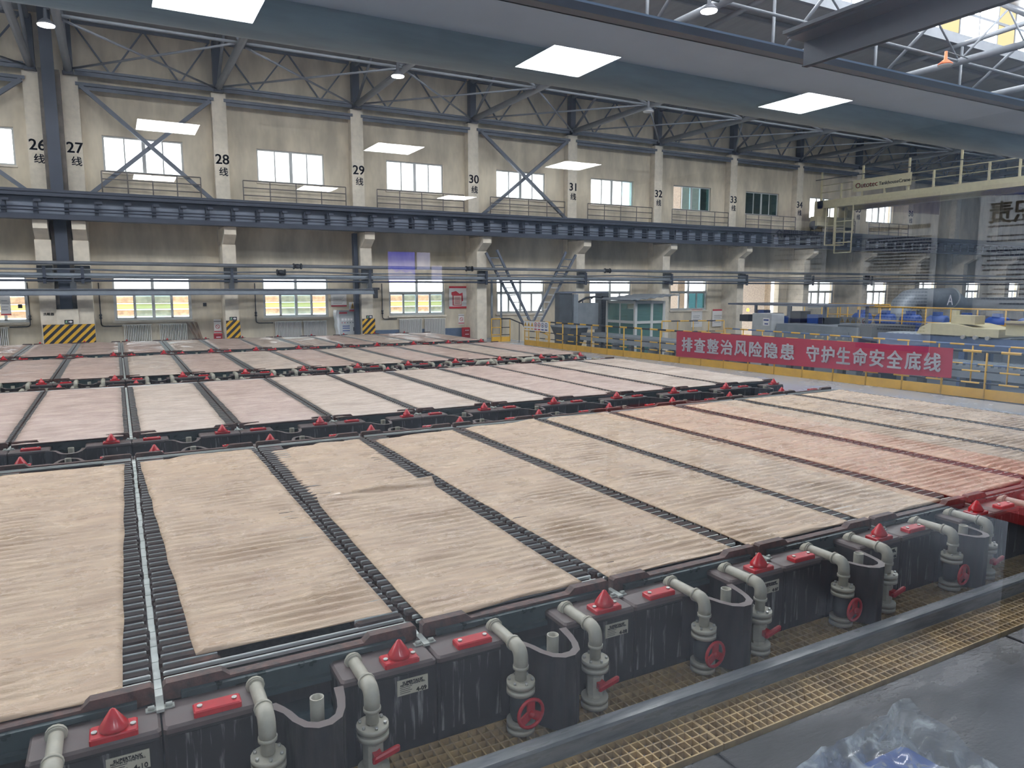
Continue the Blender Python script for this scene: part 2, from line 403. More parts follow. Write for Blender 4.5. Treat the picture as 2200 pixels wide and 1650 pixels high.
# ------------------------------------------------------------------ windows of the far wall
def upper_window(n, x0, x1, z0, z1, glass):
    w_ = MB()
    t = .07
    w_.box(x0, x1, YW+.1, YW+.2, z0, z0+t); w_.box(x0, x1, YW+.1, YW+.2, z1-t, z1)
    for x in (x0, x1-t, (x0+x1)/2-t): w_.box(x, x+t*(2 if abs(x-(x0+x1)/2+t) < .01 else 1), YW+.1, YW+.2, z0+t, z1-t)
    f = w_.build('window_upper_%d' % n, M['pvc_w']); f['kind'] = 'structure'
    for s in range(4):
        a = x0+t+(x1-x0-2*t)*s/4; c = x0+t+(x1-x0-2*t)*(s+1)/4
        g = MB(); g.box(a, c, YW+.13, YW+.14, z0+t, z1-t); g.build('pane', glass[s], f)
        if s in (1, 3):
            q = MB(); q.box(a-.02, a+.03, YW+.09, YW+.17, z0+t, z1-t); q.build('mullion', M['pvc_w'], f)
    s_ = MB(); s_.box(x0-.05, x1+.05, YW-.06, YW+.1, z0-.08, z0); s_.build('sill', M['conc'], f)
def lower_window(n, x0, x1, z0, z1, glass):
    t = .07; zt = 1.86; w_ = MB()
    for z in (z0, z1-t): w_.box(x0, x1, YW+.1, YW+.2, z, z+t)
    w_.box(x0, x1, YW+.09, YW+.2, zt-.06, zt+.04)
    for x in (x0, x1-t): w_.box(x, x+t, YW+.1, YW+.2, z0+t, z1-t)
    xm = (x0+x1)/2; w_.box(xm-.06, xm+.06, YW+.08, YW+.2, z0+t, z1-t)
    f = w_.build('window_lower_%d' % n, M['pvc_w']); f['kind'] = 'structure'
    for s in range(2):
        a, c = (x0+t, xm-.06) if s == 0 else (xm+.06, x1-t)
        g = MB(); g.box(a, c, YW+.13, YW+.14, zt+.04, z1-t); g.build('pane', M['wglass'], f)
    for s in range(4):
        a = x0+t+(x1-x0-2*t)*s/4; c = x0+t+(x1-x0-2*t)*(s+1)/4
        g = MB(); g.box(a, c, YW+.13+.02*(s % 2), YW+.14+.02*(s % 2), z0+t, zt-.06); g.build('pane', glass[s], f)
        q = MB()
        for e in (a, c-.05): q.box(e, e+.05, YW+.11, YW+.17, z0+t, zt-.06)
        q.box(a, c, YW+.11, YW+.17, zt-.11, zt-.06); q.box(a, c, YW+.11, YW+.17, z0+t, z0+t+.05)
        q.build('sash', M['pvc_w'], f)
    s_ = MB(); s_.box(x0-.06, x1+.06, YW-.08, YW+.1, z0-.09, z0); s_.build('sill', M['conc'], f)
g, tl, dk = M['wglass'], M['wteal'], M['wdark']
for n, h in enumerate(WIN_UP): upper_window(n+1, *h, [dk,dk,dk,dk] if n == 7 else [g,tl,tl,dk] if n == 6 else [g,g,g,tl] if n == 5 else [g,g,g,g])
for n, h in enumerate(WIN_LO): lower_window(n+1, *h, {1:[g,tl,tl,g],2:[g,tl,tl,g],3:[g,tl,g,tl]}.get(n, [g,g,g,g] if n != 6 else [g,g,dk,dk]))
# out of doors behind the left windows: a rack of rusty, yellow and white pipes; brickwork behind the upper right windows
for z, r, m, lb in ((1.55,.17,'rustpipe','upper rusty brown pipe running outdoors behind the lower windows'),(1.24,.12,'outyel','yellow pipe running outdoors between two rusty pipes'),
                    (.93,.15,'rustpipe','lower rusty brown pipe running outdoors behind the lower windows')):
    q = MB(); q.tube([(-8,34,z),(17,34,z)], r, 10); tag(q.build('outdoor_pipe', M[m]), lb, 'pipe')
q = MB(); q.box(32.4, 41, 33.2, 36, 4.6, 11); q.box(32.2, 41.2, 33.0, 36.2, 11, 11.3); q.box(32.4, 33.0, 33.2, 36, -1.9, 4.6); q.box(40.4, 41, 33.2, 36, -1.9, 4.6); tag(q.build('brick_building', M['brick']), 'brick building close outside the upper windows beyond column 32', 'building')

# ------------------------------------------------------------------ numbered concrete columns
def column(x, num, n):
    yb = -.56 if x < 17.5 else -1.7
    t = thing('concrete_column', 'pale concrete column painted with the number %s' % num, 'column', (x, 0, 0), 0, 'numbered wall columns')
    q = MB(); q.box(-.29, .29, 30.57, YW, 3.9, 10.3); q.build('upper_shaft', M['conc'], t)
    q = MB(); q.box(-.27, .27, 29.67, YW, yb, 3.92); q.build('lower_shaft', M['conc'], t)
    q = MB(); q.prism([(30.6,3.92),(29.67,3.92),(29.02,4.30),(29.02,4.62),(30.6,4.62)], -.235, .235); q.build('corbel', M['conc'], t)
    if n <= 10:
        text('painted_number', num, M['navy'], (.03, 30.562, 7.58), (1,0,0), (0,0,1), height=.42, parent=t, bold=.02)
        text('painted_character', '线', M['navy'], (.06, 30.562, 7.06), (1,0,0), (0,0,1), height=.36, parent=t, bold=.02)
    q = MB(); q.bev(-.2, .2, 30.3, 30.95, 10.3, 10.42, .02); q.build('bearing_plate', M['steel_d'], t)
    return t
for n, (x, num) in enumerate(COLS): column(x, num, n)
b = MB(); b.box(-2.06, -1.37, 29.9, YW, 1.27, 10.3); o = b.build('expansion_joint_wall', mat('dark_joint_wall', (120,112,104), .9, var=.25, scale=3)); tag(o, 'dark recessed wall strip of the expansion joint between columns 26 and 27', 'wall strip', kind='structure')
b = MB(); b.box(-1.86, -1.56, 29.6, 29.9, 1.27, 12.6); b.box(-1.92, -1.5, 29.55, 29.6, 1.27, 12.6)
tag(b.build('steel_downpipe', M['steel_d']), 'dark blue steel box pipe running down between columns 26 and 27', 'downpipe')

def hazard(name, x0, x1, z0, z1, y, label):
    t = MB(); t.box(x0, x1, y-.02, y, z0, z1, 0)
    wdt = .115; k = x0-(z1-z0)-.3
    while k < x1:                       # slanting stripes clipped to the panel
        poly = [(k,z0),(k+wdt*1.3,z0),(k+wdt*1.3+(z1-z0),z1),(k+(z1-z0),z1)]
        out = []
        def clip(P, f, val, keep):
            r = []
            for i in range(len(P)):
                a, c = P[i], P[(i+1)%len(P)]; ka, kc = keep(a), keep(c)
                if ka: r.append(a)
                if ka != kc:
                    u = (val-a[0])/(c[0]-a[0]); r.append((val, a[1]+u*(c[1]-a[1])))
            return r
        poly = clip(poly, 0, x0, lambda p: p[0] >= x0-1e-9)
        if len(poly) > 2: poly = clip(poly, 0, x1, lambda p: p[0] <= x1+1e-9)
        if len(poly) > 2: t.prism(poly, y-.024, y-.0201, axis='y', mi=1)
        k += wdt*2.6
    return tag(t.build(name, [M['hazy'], M['black']]), label, 'hazard plate')
hazard('hazard_plate', -2.55, -.80, -.56, .67, 29.6, 'wide black and yellow striped plate across columns 26 and 27')
hazard('hazard_plate', 4.10, 4.67, -.56, .69, 29.66, 'black and yellow striped plate at the foot of column 28')
hazard('hazard_plate', 10.10, 10.72, -.06, .65, 29.66, 'black and yellow striped plate at the foot of column 29')
b = MB(); b.box(-2.07, -1.33, 29.55, 29.62, .67, 1.26); tag(b.build('white_panel', M['conc']), 'pale boarding panel above the wide striped plate', 'panel')
text_o = text('wall_lettering', '洗眼器', M['green'], (-2.33, 29.655, 1.08), (1,0,0), (0,0,1), width=.36, bold=.015); tag(text_o, 'dark green eyewash lettering painted low on column 26', 'lettering')
def exit_sign(x, z, y, label):
    t = thing('exit_sign', label, 'exit sign', (x, y, z), 0, 'green exit arrow signs')
    q = MB(); q.box(-.15, .15, -.03, 0, -.075, .075); q.build('sign_box', M['black'], t)
    q = MB(); q.prism([(-.01,-.018),(.05,-.018),(.05,-.05),(.125,0),(.05,.05),(.05,.018),(-.01,.018)], -.036, -.031, axis='y'); q.build('arrow', M['white_ink'], t)
    q = MB(); q.prism([(-.12,-.05),(-.10,-.05),(-.085,-.01),(-.06,-.05),(-.045,-.045),(-.07,.0),(-.055,.03),(-.075,.055),(-.10,.04),(-.11,.01)], -.036, -.031, axis='y'); q.build('running_figure', mat('exit_pale_green', (140,190,150), .5), t)
exit_sign(-1.67, .77, 29.55, 'dark exit sign with white arrow above the wide striped plate')
exit_sign(4.40, .77, 29.66, 'dark exit sign with white arrow on column 28')
exit_sign(10.45, .73, 29.66, 'dark exit sign with white arrow on column 29')

# ------------------------------------------------------------------ wall bracing, roof trusses and ties
BAYS = list(zip([x for x, _ in COLS[1:]], [x for x, _ in COLS[2:]], [n for _, n in COLS[1:]]))
BAYS = [(-8.3, -2.33, '25')] + BAYS
for x0, x1, n in BAYS:
    t = thing('eaves_truss', 'blue grey eaves truss with zigzag bars right of column %s' % n, 'truss', (0,0,0), 0, 'eaves trusses along the far wall')
    a, c = x0+.2, x1-.2
    for z, h in ((10.56,.09),(10.03,.12)):
        q = MB(); q.box(a, c, 30.5, 30.68, z-h/2, z+h/2); q.box(a, c, 30.58, 30.60, z-.2, z); q.build('horizontal_beam', M['steel'], t)
    q = MB(); q.box(a, c, 30.86, 30.96, 12.38, 12.5); q.build('top_beam', M['steel'], t)
    s = (c-a)/4
    for k in range(4):
        p0 = (a+s*k+.03, 30.85, 12.4 if k % 2 == 0 else 10.62); p1 = (a+s*(k+1)-.03, 30.85, 10.62 if k % 2 == 0 else 12.4)
        q = MB(); q.beam(p0, p1, .06, .06); q.build('zigzag_bar', M['steel'], t)
def cross(name, pts, m, lb, rr=.07):
    t = thing(name, lb, 'brace', (0,0,0), 0, 'crossed wall braces')
    for k, (p0, p1) in enumerate(pts):
        q = MB(); q.beam(p0, p1, rr*2, rr*2.2); q.build('brace_bar', m, t)
    return t
for x0, n in ((-1.08,'27'), (16.37,'30'), (-8.3,'25')):
    x1 = x0+5.45 if n == '27' else x0+6
    cross('cross_brace', [((x0+.35,30.42,9.95),(x1-.35,30.42,5.72)), ((x1-.35,30.56,9.95),(x0+.35,30.56,5.72))], M['steel'], 'crossed steel wall brace right of column %s' % n)
for x, n in COLS:
    t = thing('roof_truss', 'grey tubular roof truss standing on column %s' % n, 'roof truss', (x,0,0), 0, 'tubular roof trusses')
    q = MB(); q.tube([(0,30.75,10.5),(0,-3.0,10.5)], .135, 12); q.build('bottom_chord', M['truss'], t)
    q = MB(); q.tube([(0,30.75,12.3),(0,14.1,13.15),(0,-3.0,12.2)], .11, 10); q.build('top_chord', M['truss'], t)
    q = MB(); q.box(-.16, .16, 30.55, 30.9, 10.42, 12.4); q.build('end_post', M['steel_d'], t)
    ys = [30.6, 27.4, 24.1, 20.5, 16.9, 13.4, 9.9, 6.3, 2.8, -.6]
    zt = lambda y: 12.3+(30.75-y)*.05 if y > 14.1 else 13.15-(14.1-y)*.0556
    for k in range(1, len(ys)):
        if k % 2 == 0:
            q = MB(); q.tube([(0,ys[k],10.5),(0,ys[k],zt(ys[k]))], .06, 8); q.build('web_post', M['truss'], t)
        p0, p1 = ((0,ys[k-1],10.5),(0,ys[k],zt(ys[k]))) if k % 2 == 1 else ((0,ys[k-1],zt(ys[k-1])),(0,ys[k],10.5))
        q = MB(); q.tube([p0, p1], .065, 8); q.build('web_diagonal', M['truss'], t)
for y, nm in ((24.1,'nearer the far wall'), (13.4,'below the roof ridge')):
    for x0, x1, n in BAYS:
        q = MB(); q.tube([(x0+.13,y,10.52),(x1-.13,y,10.52)], .055, 8)
        tag(q.build('tie_tube', M['truss']), 'grey tie tube %s, right of truss line %s' % (nm, n), 'tie tube', 'tie tubes between trusses')
for x0, x1, n in BAYS:
    t = thing('roof_brace', 'thin crossed roof brace right of truss line %s' % n, 'brace', (0,0,0), 0, 'crossed roof braces')
    for p0, p1 in (((x0+.15,24.3,10.46),(x1-.15,30.4,10.46)), ((x0+.15,30.4,10.54),(x1-.15,24.3,10.54))):
        q = MB(); q.tube([p0, p1], .042, 6); q.build('brace_bar', M['truss'], t)
    t = thing('roof_strut', 'light zigzag strut under the roof right of truss line %s' % n, 'strut', (0,0,0), 0, 'light struts under the roof')
    xm = (x0+x1)/2
    q = MB(); q.tube([(x0+.1,13.4,12.95),(x1-.1,13.4,12.95)], .05, 6); q.build('strut_tube', M['truss'], t)
    for p0, p1 in (((x0+.1,13.4,10.6),(xm,13.4,12.9)), ((xm,13.4,12.9),(x1-.1,13.4,10.6))):
        q = MB(); q.tube([p0, p1], .04, 6); q.build('strut_diagonal', M['truss'], t)
for x, y, z, lit, lb in ((-1.35,23.6,10.0,1,'lit high bay lamp hanging beside column line 27'), (9.9,23.6,10.0,1,'lit high bay lamp hanging by the truss of column 29'),
                     (15.6,13.1,10.0,1,'lit high bay lamp hanging above the deck, left of the roof glazing'), (26.9,13.0,10.05,0,'unlit orange high bay lamp hanging right of the dark beam'),
                     (21.9,23.6,10.05,0,'unlit pale high bay lamp hanging by the truss of column 31')):
    t = thing('high_bay_lamp', lb, 'lamp', (x,y,z), 0, 'high bay lamps')
    q = MB(); q.lathe([(.05,.5),(.06,.22),(.1,.2),(.24,.08),(.25,.03)], 16); q.build('reflector', M['lampm'] if lit else M['orange'] if x > 24 else M['truss'], t)
    q = MB(); q.lathe([(.0,.0),(.23,.0),(.24,.03)], 16); q.build('lens', M['lampe'] if lit else M['sign'], t)
    dx = min((cx-x for cx, _ in COLS), key=abs); q = MB(); q.tube([(0,0,.45),(0,0,.50),(dx,0,10.5-z)], .022, 6); q.build('stem', M['lampm'], t)

# ------------------------------------------------------------------ crane runway, wall guard rails, pipes along the wall
X0, X1 = -10.0, 73.5
t = thing('crane_runway', 'dark blue crane runway girder resting on the wall corbels', 'crane runway')
q = MB(); q.box(X0, X1, 28.7, 29.35, 5.46, 5.68); q.box(X0, X1, 28.66, 28.74, 5.60, 5.70); q.build('top_chord', M['steel_d'], t)
q = MB(); q.box(X0, X1, 29.12, 29.15, 4.8, 5.46); q.build('web_plate', mat('pale_web_steel', (128,136,150), .5, var=.12, scale=1), t)
q = MB(); q.box(X0, X1, 28.75, 29.3, 4.63, 4.82); q.build('bottom_flange', M['steel_d'], t)
for z in (5.05, 4.93): q = MB(); q.tube([(X0,28.66,z),(X1,28.66,z)], .028, 6); q.build('conductor_rail', M['steel_d'], t)
for k in range(84):
    x = X0+.7+k*.985
    q = MB(); q.box(x-.07, x+.07, 28.72, 29.12, 4.82, 5.32); q.box(x-.02, x+.20, 28.60, 28.78, 5.24, 5.34); q.build('conductor_bracket', M['steel_d'], t)
q = MB(); q.box(X0, X1, 29.36, 30.56, 5.63, 5.68); tag(q.build('runway_walkway', M['steel_d']), 'steel walkway plate between the crane runway and the far wall', 'walkway')
for k, x in enumerate(WX[:10]):
    a, c = (x-.1, x+3.55) if k == 1 else (x-.75, x+3.75)
    if k == 0: a, c = x-.7, x+2.3
    n = ['the window left of column 26','the window between columns 27 and 28'][k] if k < 2 else 'the window between columns %d and %d' % (26+k, 27+k)
    t = thing('guard_rail', 'thin brown guard rail on the runway before '+n, 'guard rail', (0,0,0), 0, 'guard rails before the upper windows')
    for z in (6.70, 6.40, 6.08):
        q = MB(); q.tube([(a,30.2,z),(c,30.2,z)], .024, 6); q.build('rail', mat('brown_rail_steel', (112,106,102), .5), t)
    for j in range(5):
        xx = a+(c-a)*j/4; q = MB(); q.tube([(xx,30.2,5.68),(xx,30.2,6.70)], .024, 6); q.build('rail_post', MATS['brown_rail_steel'], t)
def sag(x0, x1, z, y, amp, step, seed):
    rr = random.Random(seed); p = []; x = x0
    while x < x1: p.append((x, y, z+rr.uniform(-amp, amp))); x += step
    return p+[(x1, y, z)]
PM = mat('wall_pipe_grey', (104,108,114), .4, var=.12, scale=2)
for z, r, y, amp, lb in ((3.03,.075,29.3,.01,'topmost thick grey pipe of the pipe run along the far wall'), (2.76,.035,29.2,.05,'thin wavy pipe below the thick top pipe along the far wall'),
                      (2.58,.085,29.35,.015,'thick pale grey pipe in the middle of the wall pipe run'), (2.50,.035,29.15,.02,'thin pipe just below the thick pale grey wall pipe'),
                      (2.37,.045,29.25,.0,'lowest thin dark pipe of the wall pipe run')):
    t = MB(); t.tube(sag(X0, 66, z, y, amp, 2.9, int(z*100)), r, 8)
    tag(t.build('wall_pipe', M['duct'] if abs(z-2.58) < .01 else M['steel_d'] if z < 2.4 else PM), lb, 'pipe', 'pipes along the far wall')
for k, (x, num) in enumerate(COLS[:10]):
    t = thing('pipe_hanger', 'dark steel bracket carrying the wall pipes at column %s' % num, 'bracket', (x,0,0), 0, 'pipe brackets at the columns')
    q = MB(); q.box(-.26, .26, 29.5, 29.66, 2.3, 2.95); q.build('back_plate', M['greyd'], t)
    q = MB(); q.box(-.07, .07, 29.1, 29.5, 2.42, 2.48); q.box(-.05,.05,29.1,29.2,2.25,2.9); q.build('arm', M['steel_d'], t)
for x, z, lb in ((7.13,3.03,'black flanged pipe joint between columns 28 and 29'), (15.5,3.03,'black flanged pipe joint beside column 30'), (23.9,3.03,'black flanged pipe joint between columns 31 and 32'), (6.4,2.76,'small black pipe joint on the thin wavy pipe')):
    t = thing('pipe_joint', lb, 'pipe joint', (x, 29.3 if z > 2.9 else 29.2, z))
    for dx in (-.16, .16): q = MB(); q.lathe([(.13,dx-.025),(.13,dx+.025)], 12, axis='x'); q.build('flange', M['black'], t)
    q = MB(); q.lathe([(.09,-.14),(.11,0),(.09,.14)], 12, axis='x'); q.build('joint_body', M['black'], t)
t = thing('steel_beam', 'long grey steel beam hung in front of the left lower windows', 'beam', (0,0,0))
q = MB(); q.box(-9, 10.45, 28.82, 28.98, 1.82, 2.03); q.build('web', M['duct'], t)
q = MB(); q.box(-9, 10.45, 28.74, 29.06, 1.80, 1.83); q.box(-9, 10.45, 28.74, 29.06, 2.02, 2.05); q.build('flanges', M['steel'], t)
q = MB(); q.box(10.45, 10.6, 28.75, 29.0, 1.62, 2.1); q.box(10.4,10.7,28.8,28.95,2.0,2.1); q.build('end_stop', M['black'], t)
for x in (-1.4, 4.3, 10.25):
    q = MB(); q.box(x-.1, x+.1, 28.8, 29.0, 2.05, 2.3); q.box(x-.04, x+.04, 28.86, 28.94, 2.3, 2.5); q.build('hanger_block', M['greyd'], t)
def ladder_brace(x0, x1, lb, rungs):
    t = thing('ladder_brace', lb, 'brace', (0,0,0), 0, 'latticed braces of the V between columns 30 and 31')
    z0, z1 = 3.85, .1; s = 1 if x1 > x0 else -1
    for k, dx in enumerate((0, .62)):
        q = MB(); q.beam((x0+dx*s, 29.45, z0-(.0 if dx == 0 else -.15)), (x1+dx*s*.72, 29.45, z1), .11, .11); q.build('side_bar', M['steel'], t)
    for k in range(rungs):
        u = (k+.7)/rungs; xa = x0+(x1-x0)*u
        z = z0+(z1-z0)*u; q = MB(); q.beam((xa,29.45,z), (xa+s*.58,29.45,z+.02), .05, .05); q.build('rung', M['white'] if k > 3 else M['steel'], t)
ladder_brace(16.5, 18.75, 'left latticed steel brace of the V between columns 30 and 31', 10)
ladder_brace(21.9, 19.6, 'right latticed steel brace of the V between columns 30 and 31', 10)

# ------------------------------------------------------------------ small things on the far wall
def radiator(x0, x1, z0, z1, lb):
    t = thing('radiator', lb, 'radiator', ((x0+x1)/2, 30.85, z0), 0, 'white column radiators')
    wdt = x1-x0; n = int(wdt/.062); h = z1-z0
    q = MB()
    for k in range(n):
        x = -wdt/2+wdt*(k+.5)/n; q.bev(x-.016, x+.016, -.07, .07, .04, h-.03, .008)
    q.build('fins', M['radi'], t)
    for z in (.05, h-.05): q = MB(); q.tube([(-wdt/2-.02,0,z),(wdt/2+.02,0,z)], .03, 8); q.build('header_pipe', M['radi'], t)
for x0, x1, lb in ((-5.0,-3.8,'white radiator at the far left edge, left of column 26'), (.2,1.25,'left white radiator under the window beside column 27'), (1.55,2.65,'right white radiator under the window beside column 27'),
                   (6.35,7.55,'left white radiator under the window beside column 28'), (7.65,8.72,'right white radiator under the window beside column 28'),
                   (12.35,13.55,'left white radiator under the window beside column 29'), (13.7,14.82,'right white radiator under the window beside column 29')):
    radiator(x0, x1, -.42, .58, lb)
for x, y1, lb in ((-3.06,.55,'thin dark conduit with a tap, left of column 26'), (-.6,.5,'thin dark conduit with a tap, right of column 27'), (5.55,.5,'thin dark conduit with a tap, right of column 28'), (11.52,.56,'thin dark conduit with a tap, right of column 29')):
    t = thing('wall_conduit', lb, 'conduit', (x,30.93,0), 0, 'conduits feeding the radiators')
    e = -.7 if x < -2 else .75
    q = MB(); q.tube([(0,0,2.3),(0,0,y1+.1),(.03*(1 if e > 0 else -1),0,y1+.03),(.12*(1 if e > 0 else -1),0,y1),(e,0,y1)], .022, 6); q.build('tube', M['cable'], t)
    q = MB(); q.lathe([(.03,.8),(.06,.84),(.03,.9),(.06,.97),(.03,1.02)], 8); q.build('tap', M['black'], t)
for x, lb in ((-3.35,'small black box high on the wall left of column 26'), (3.42,'small black box on the wall left of column 28'), (22.9,'small black box on the wall right of the V brace')):
    q = MB(); q.bev(x-.07, x+.07, 30.9, 30.99, 1.29, 1.44, .01); tag(q.build('wall_box', M['black']), lb, 'box')
for k, (x, tx) in enumerate(((2.66,.5),(2.84,.42),(3.0,.3))):
    q = MB(); q.beam((x+tx,30.45+k*.02,-.55), (x,30.85,.6), .12, .03); tag(q.build('plank', M['board']), ['leftmost','middle','rightmost'][k]+' of the brown planks leaning on the wall left of column 28', 'plank')
# printed signs: board, coloured bands, grey lines standing for print too small to read, pictograms
def signboard(x0, x1, z0, z1, y, lb, bands=(), name='wall_sign', lines=0, disc=None, tri=None, cat='sign', group=None):
    t = thing(name, lb, cat, ((x0+x1)/2, y, z0), 0, group); wd = x1-x0; h = z1-z0
    q = MB(); q.box(-wd/2, wd/2, -.012, 0, 0, h); q.build('board', M['sign'], t)
    for za, zb, m in bands: q = MB(); q.box(-wd/2, wd/2, -.016, -.0125, za*h, zb*h); q.build('colour_band', M[m], t)
    for k in range(lines):
        q = MB(); zz = h*(.22+.5*k/max(1,lines)); q.box(-wd*.36, wd*(.2+.15*((k*7)%3)/2), -.0155, -.0125, zz, zz+h*.022); q.build('print_line', M['grey'], t)
    if disc:
        q = MB(); n = 20; r = disc[1]*wd; zc = disc[0]*h
        ou = [(r*math.cos(2*PI*j/n), zc+r*math.sin(2*PI*j/n)) for j in range(n+1)]; inn = [(.76*a, zc+.76*(c-zc)) for a, c in ou]
        for j in range(n): q.quad((ou[j][0],-.018,ou[j][1]),(ou[j+1][0],-.018,ou[j+1][1]),(inn[j+1][0],-.018,inn[j+1][1]),(inn[j][0],-.018,inn[j][1]))
        q.beam((-r*.6,-.018,zc+r*.6),(r*.6,-.018,zc-r*.6), .004, r*.2, up=(1,0,1)); q.build('prohibition_ring', M[disc[2]], t)
    if tri:
        q = MB(); q.prism([(-wd*.3,h*tri[0]),(wd*.3,h*tri[0]),(0,h*tri[1])], -.02, -.0125, axis='y'); q.build('warning_triangle', M['signyel'], t)
        q = MB(); q.prism([(-.04*wd,h*(tri[0]+.08)),(.05*wd,h*(tri[0]+.1)),(.02*wd,h*(tri[1]-.2)),(-.05*wd,h*(tri[1]-.22))], -.023, -.0201, axis='y'); q.build('warning_mark', M['ink'], t)
    return t
t = signboard(15.12, 16.1, 1.03, 2.18, 30.97, 'framed red and white poster beside column 30', [(0,.09,'signred'),(.91,1,'signred')], 'wall_poster', 0, cat='poster')
q = MB(); q.prism([(-.3,.15),(.22,.15),(.22,.35),(.3,.4),(.27,.82),(.1,.76),(-.1,.9),(-.36,.84),(-.36,.72),(-.3,.66)], -.017, -.0125, axis='y'); q.build('red_figure', M['signred'], t)
q = MB(); q.box(-.24,.2,-.021,-.0172,.19,.66); q.build('pale_panel', mat('poster_pink', (230,206,196), .6), t)
for k in range(5): q = MB(); q.box(-.18,.12,-.024,-.0212,.26+.07*k,.285+.07*k); q.build('print_line', M['signred'], t)
signboard(15.64, 15.96, .2, .74, 30.97, 'white no smoking sign above the fire box by column 30', [(.86,.9,'ink'),(.08,.16,'signred')], lines=0, disc=(.5,.3,'signred'))
signboard(3.72, 4.02, .12, .72, 30.7, 'white no smoking sign above the fire box by column 28', [(.82,.86,'ink'),(.06,.14,'signred')], lines=0, disc=(.45,.3,'signred'))
signboard(-4.0, -3.66, 1.02, 1.95, 30.97, 'red and white notice at the left edge beside the far wall window', [(0,.06,'signred'),(.84,.92,'signred'),(.95,1,'signred')], lines=4)
signboard(9.62, 9.95, .98, 1.42, 30.1, 'white electric shock warning sign on the grey cabinet', [(.02,.22,'signred')], tri=(.3,.95))
signboard(9.0, 9.75, 1.2, 1.9, 30.97, 'pale notice with a red stripe on the wall above the grey cabinet', [(.0,.1,'signred')], lines=6)
def fire_box(x0, x1, z0, z1, y, lb):
    t = thing('fire_box', lb, 'fire extinguisher box', ((x0+x1)/2, y, z0), 0, 'red fire boxes'); wd = x1-x0; h = z1-z0
    q = MB(); q.bev(-wd/2, wd/2, 0, .24, 0, h, .015); q.build('box_body', M['signred'], t)
    q = MB(); q.box(-wd/2+.02, wd/2-.02, -.012, 0, .03, h-.05); q.build('door', mat('fire_box_door', (150,30,42), .4), t)
    for k in range(2): q = MB(); q.box(-wd*.28, wd*.28, -.016, -.0125, h*(.72-.35*k), h*(.78-.35*k)); q.build('print_line', M['white_ink'], t)
fire_box(15.73, 16.12, -.52, .05, 30.55, 'dark red fire box on the floor beside column 30')
fire_box(3.68, 4.02, -.52, .1, 30.4, 'dark red fire box on the floor left of column 28')
t = thing('control_cabinet', 'light grey control cabinet half wrapped in white plastic by column 29', 'cabinet', (9.5, 30.3, -.56))
q = MB(); q.bev(-.36, .4, -.05, .4, 0, 1.6, .012); q.build('cabinet_body', M['greyl'], t)
q = MB(); q.box(-.34, .38, -.07, -.052, .06, 1.56); q.build('door', M['greyl'], t)
for k in range(4): q = MB(); q.box(-.22+.14*k, -.12+.14*k, -.085, -.071, 1.12, 1.22); q.build('meter', M['sign'], t)
for k in range(5): q = MB(); q.lathe([(.022,-.09),(.022,-.07)], 10, at=(-.2+.13*k,0,1.02), axis='y'); q.build('button', M[['signred','red','black','green','black'][k]], t)
for k, z in enumerate((.84,.74,.62)): q = MB(); q.box(-.18, .16, -.076, -.071, z, z+.04); q.build('print_line', M['signblue'], t)
q = MB(); q.box(.33,.36,-.1,-.071,.62,.8); q.build('handle', M['black'], t)
q = MB(); q.box(-.34,.05,-.078,-.071,1.44,1.52); q.build('name_strip', M['signred'], t)
q = MB(); n = 14                                        # creased plastic sheet over the left side
for k in range(n):
    z0, z1 = 1.62*k/n, 1.62*(k+1)/n
    f = lambda z: -.38-.07*(.5+.5*math.sin(z*9))-(.08 if z > 1.0 else 0)*math.sin((z-1)*5)
    q.quad((f(z0),-.12,z0),(-.33,-.075-.01*math.sin(z0*13),z0),(-.33,-.075-.01*math.sin(z1*13),z1),(f(z1),-.12,z1)); q.quad((f(z0),.42,z0),(f(z0),-.12,z0),(f(z1),-.12,z1),(f(z1),.42,z1))
q.build('plastic_sheet', M['plastic_w'], t)
b = MB(); b.box(9.90, 10.05, 29.9, 30.1, -.56, 4.6); b.box(9.85,9.9,29.85,30.15,-.56,4.6); tag(b.build('steel_downpipe', M['steel_d']), 'dark blue steel channel running up the wall left of column 29', 'downpipe')
for x, lb in ((17.2,'left grey riser pipe beside column 30'), (17.75,'right grey riser pipe beside column 30')):
    q = MB(); q.tube([(x,30.2,2.5),(x,30.2,-.3)], .06, 8); tag(q.build('riser_pipe', M['duct']), lb, 'pipe')
for x0, x1, lb in ((22.9,23.5,'narrow red topped notice on the wall behind the machine frame'), (33.3,34.3,'left red topped notice board beneath the pipes at column 33'), (31.6,32.5,'small red topped notice right of the glass cabin')):
    signboard(x0, x1, -.35, .75, 30.97 if x0 < 33 else 30.9, lb, [(.9,1,'signred')], lines=5)

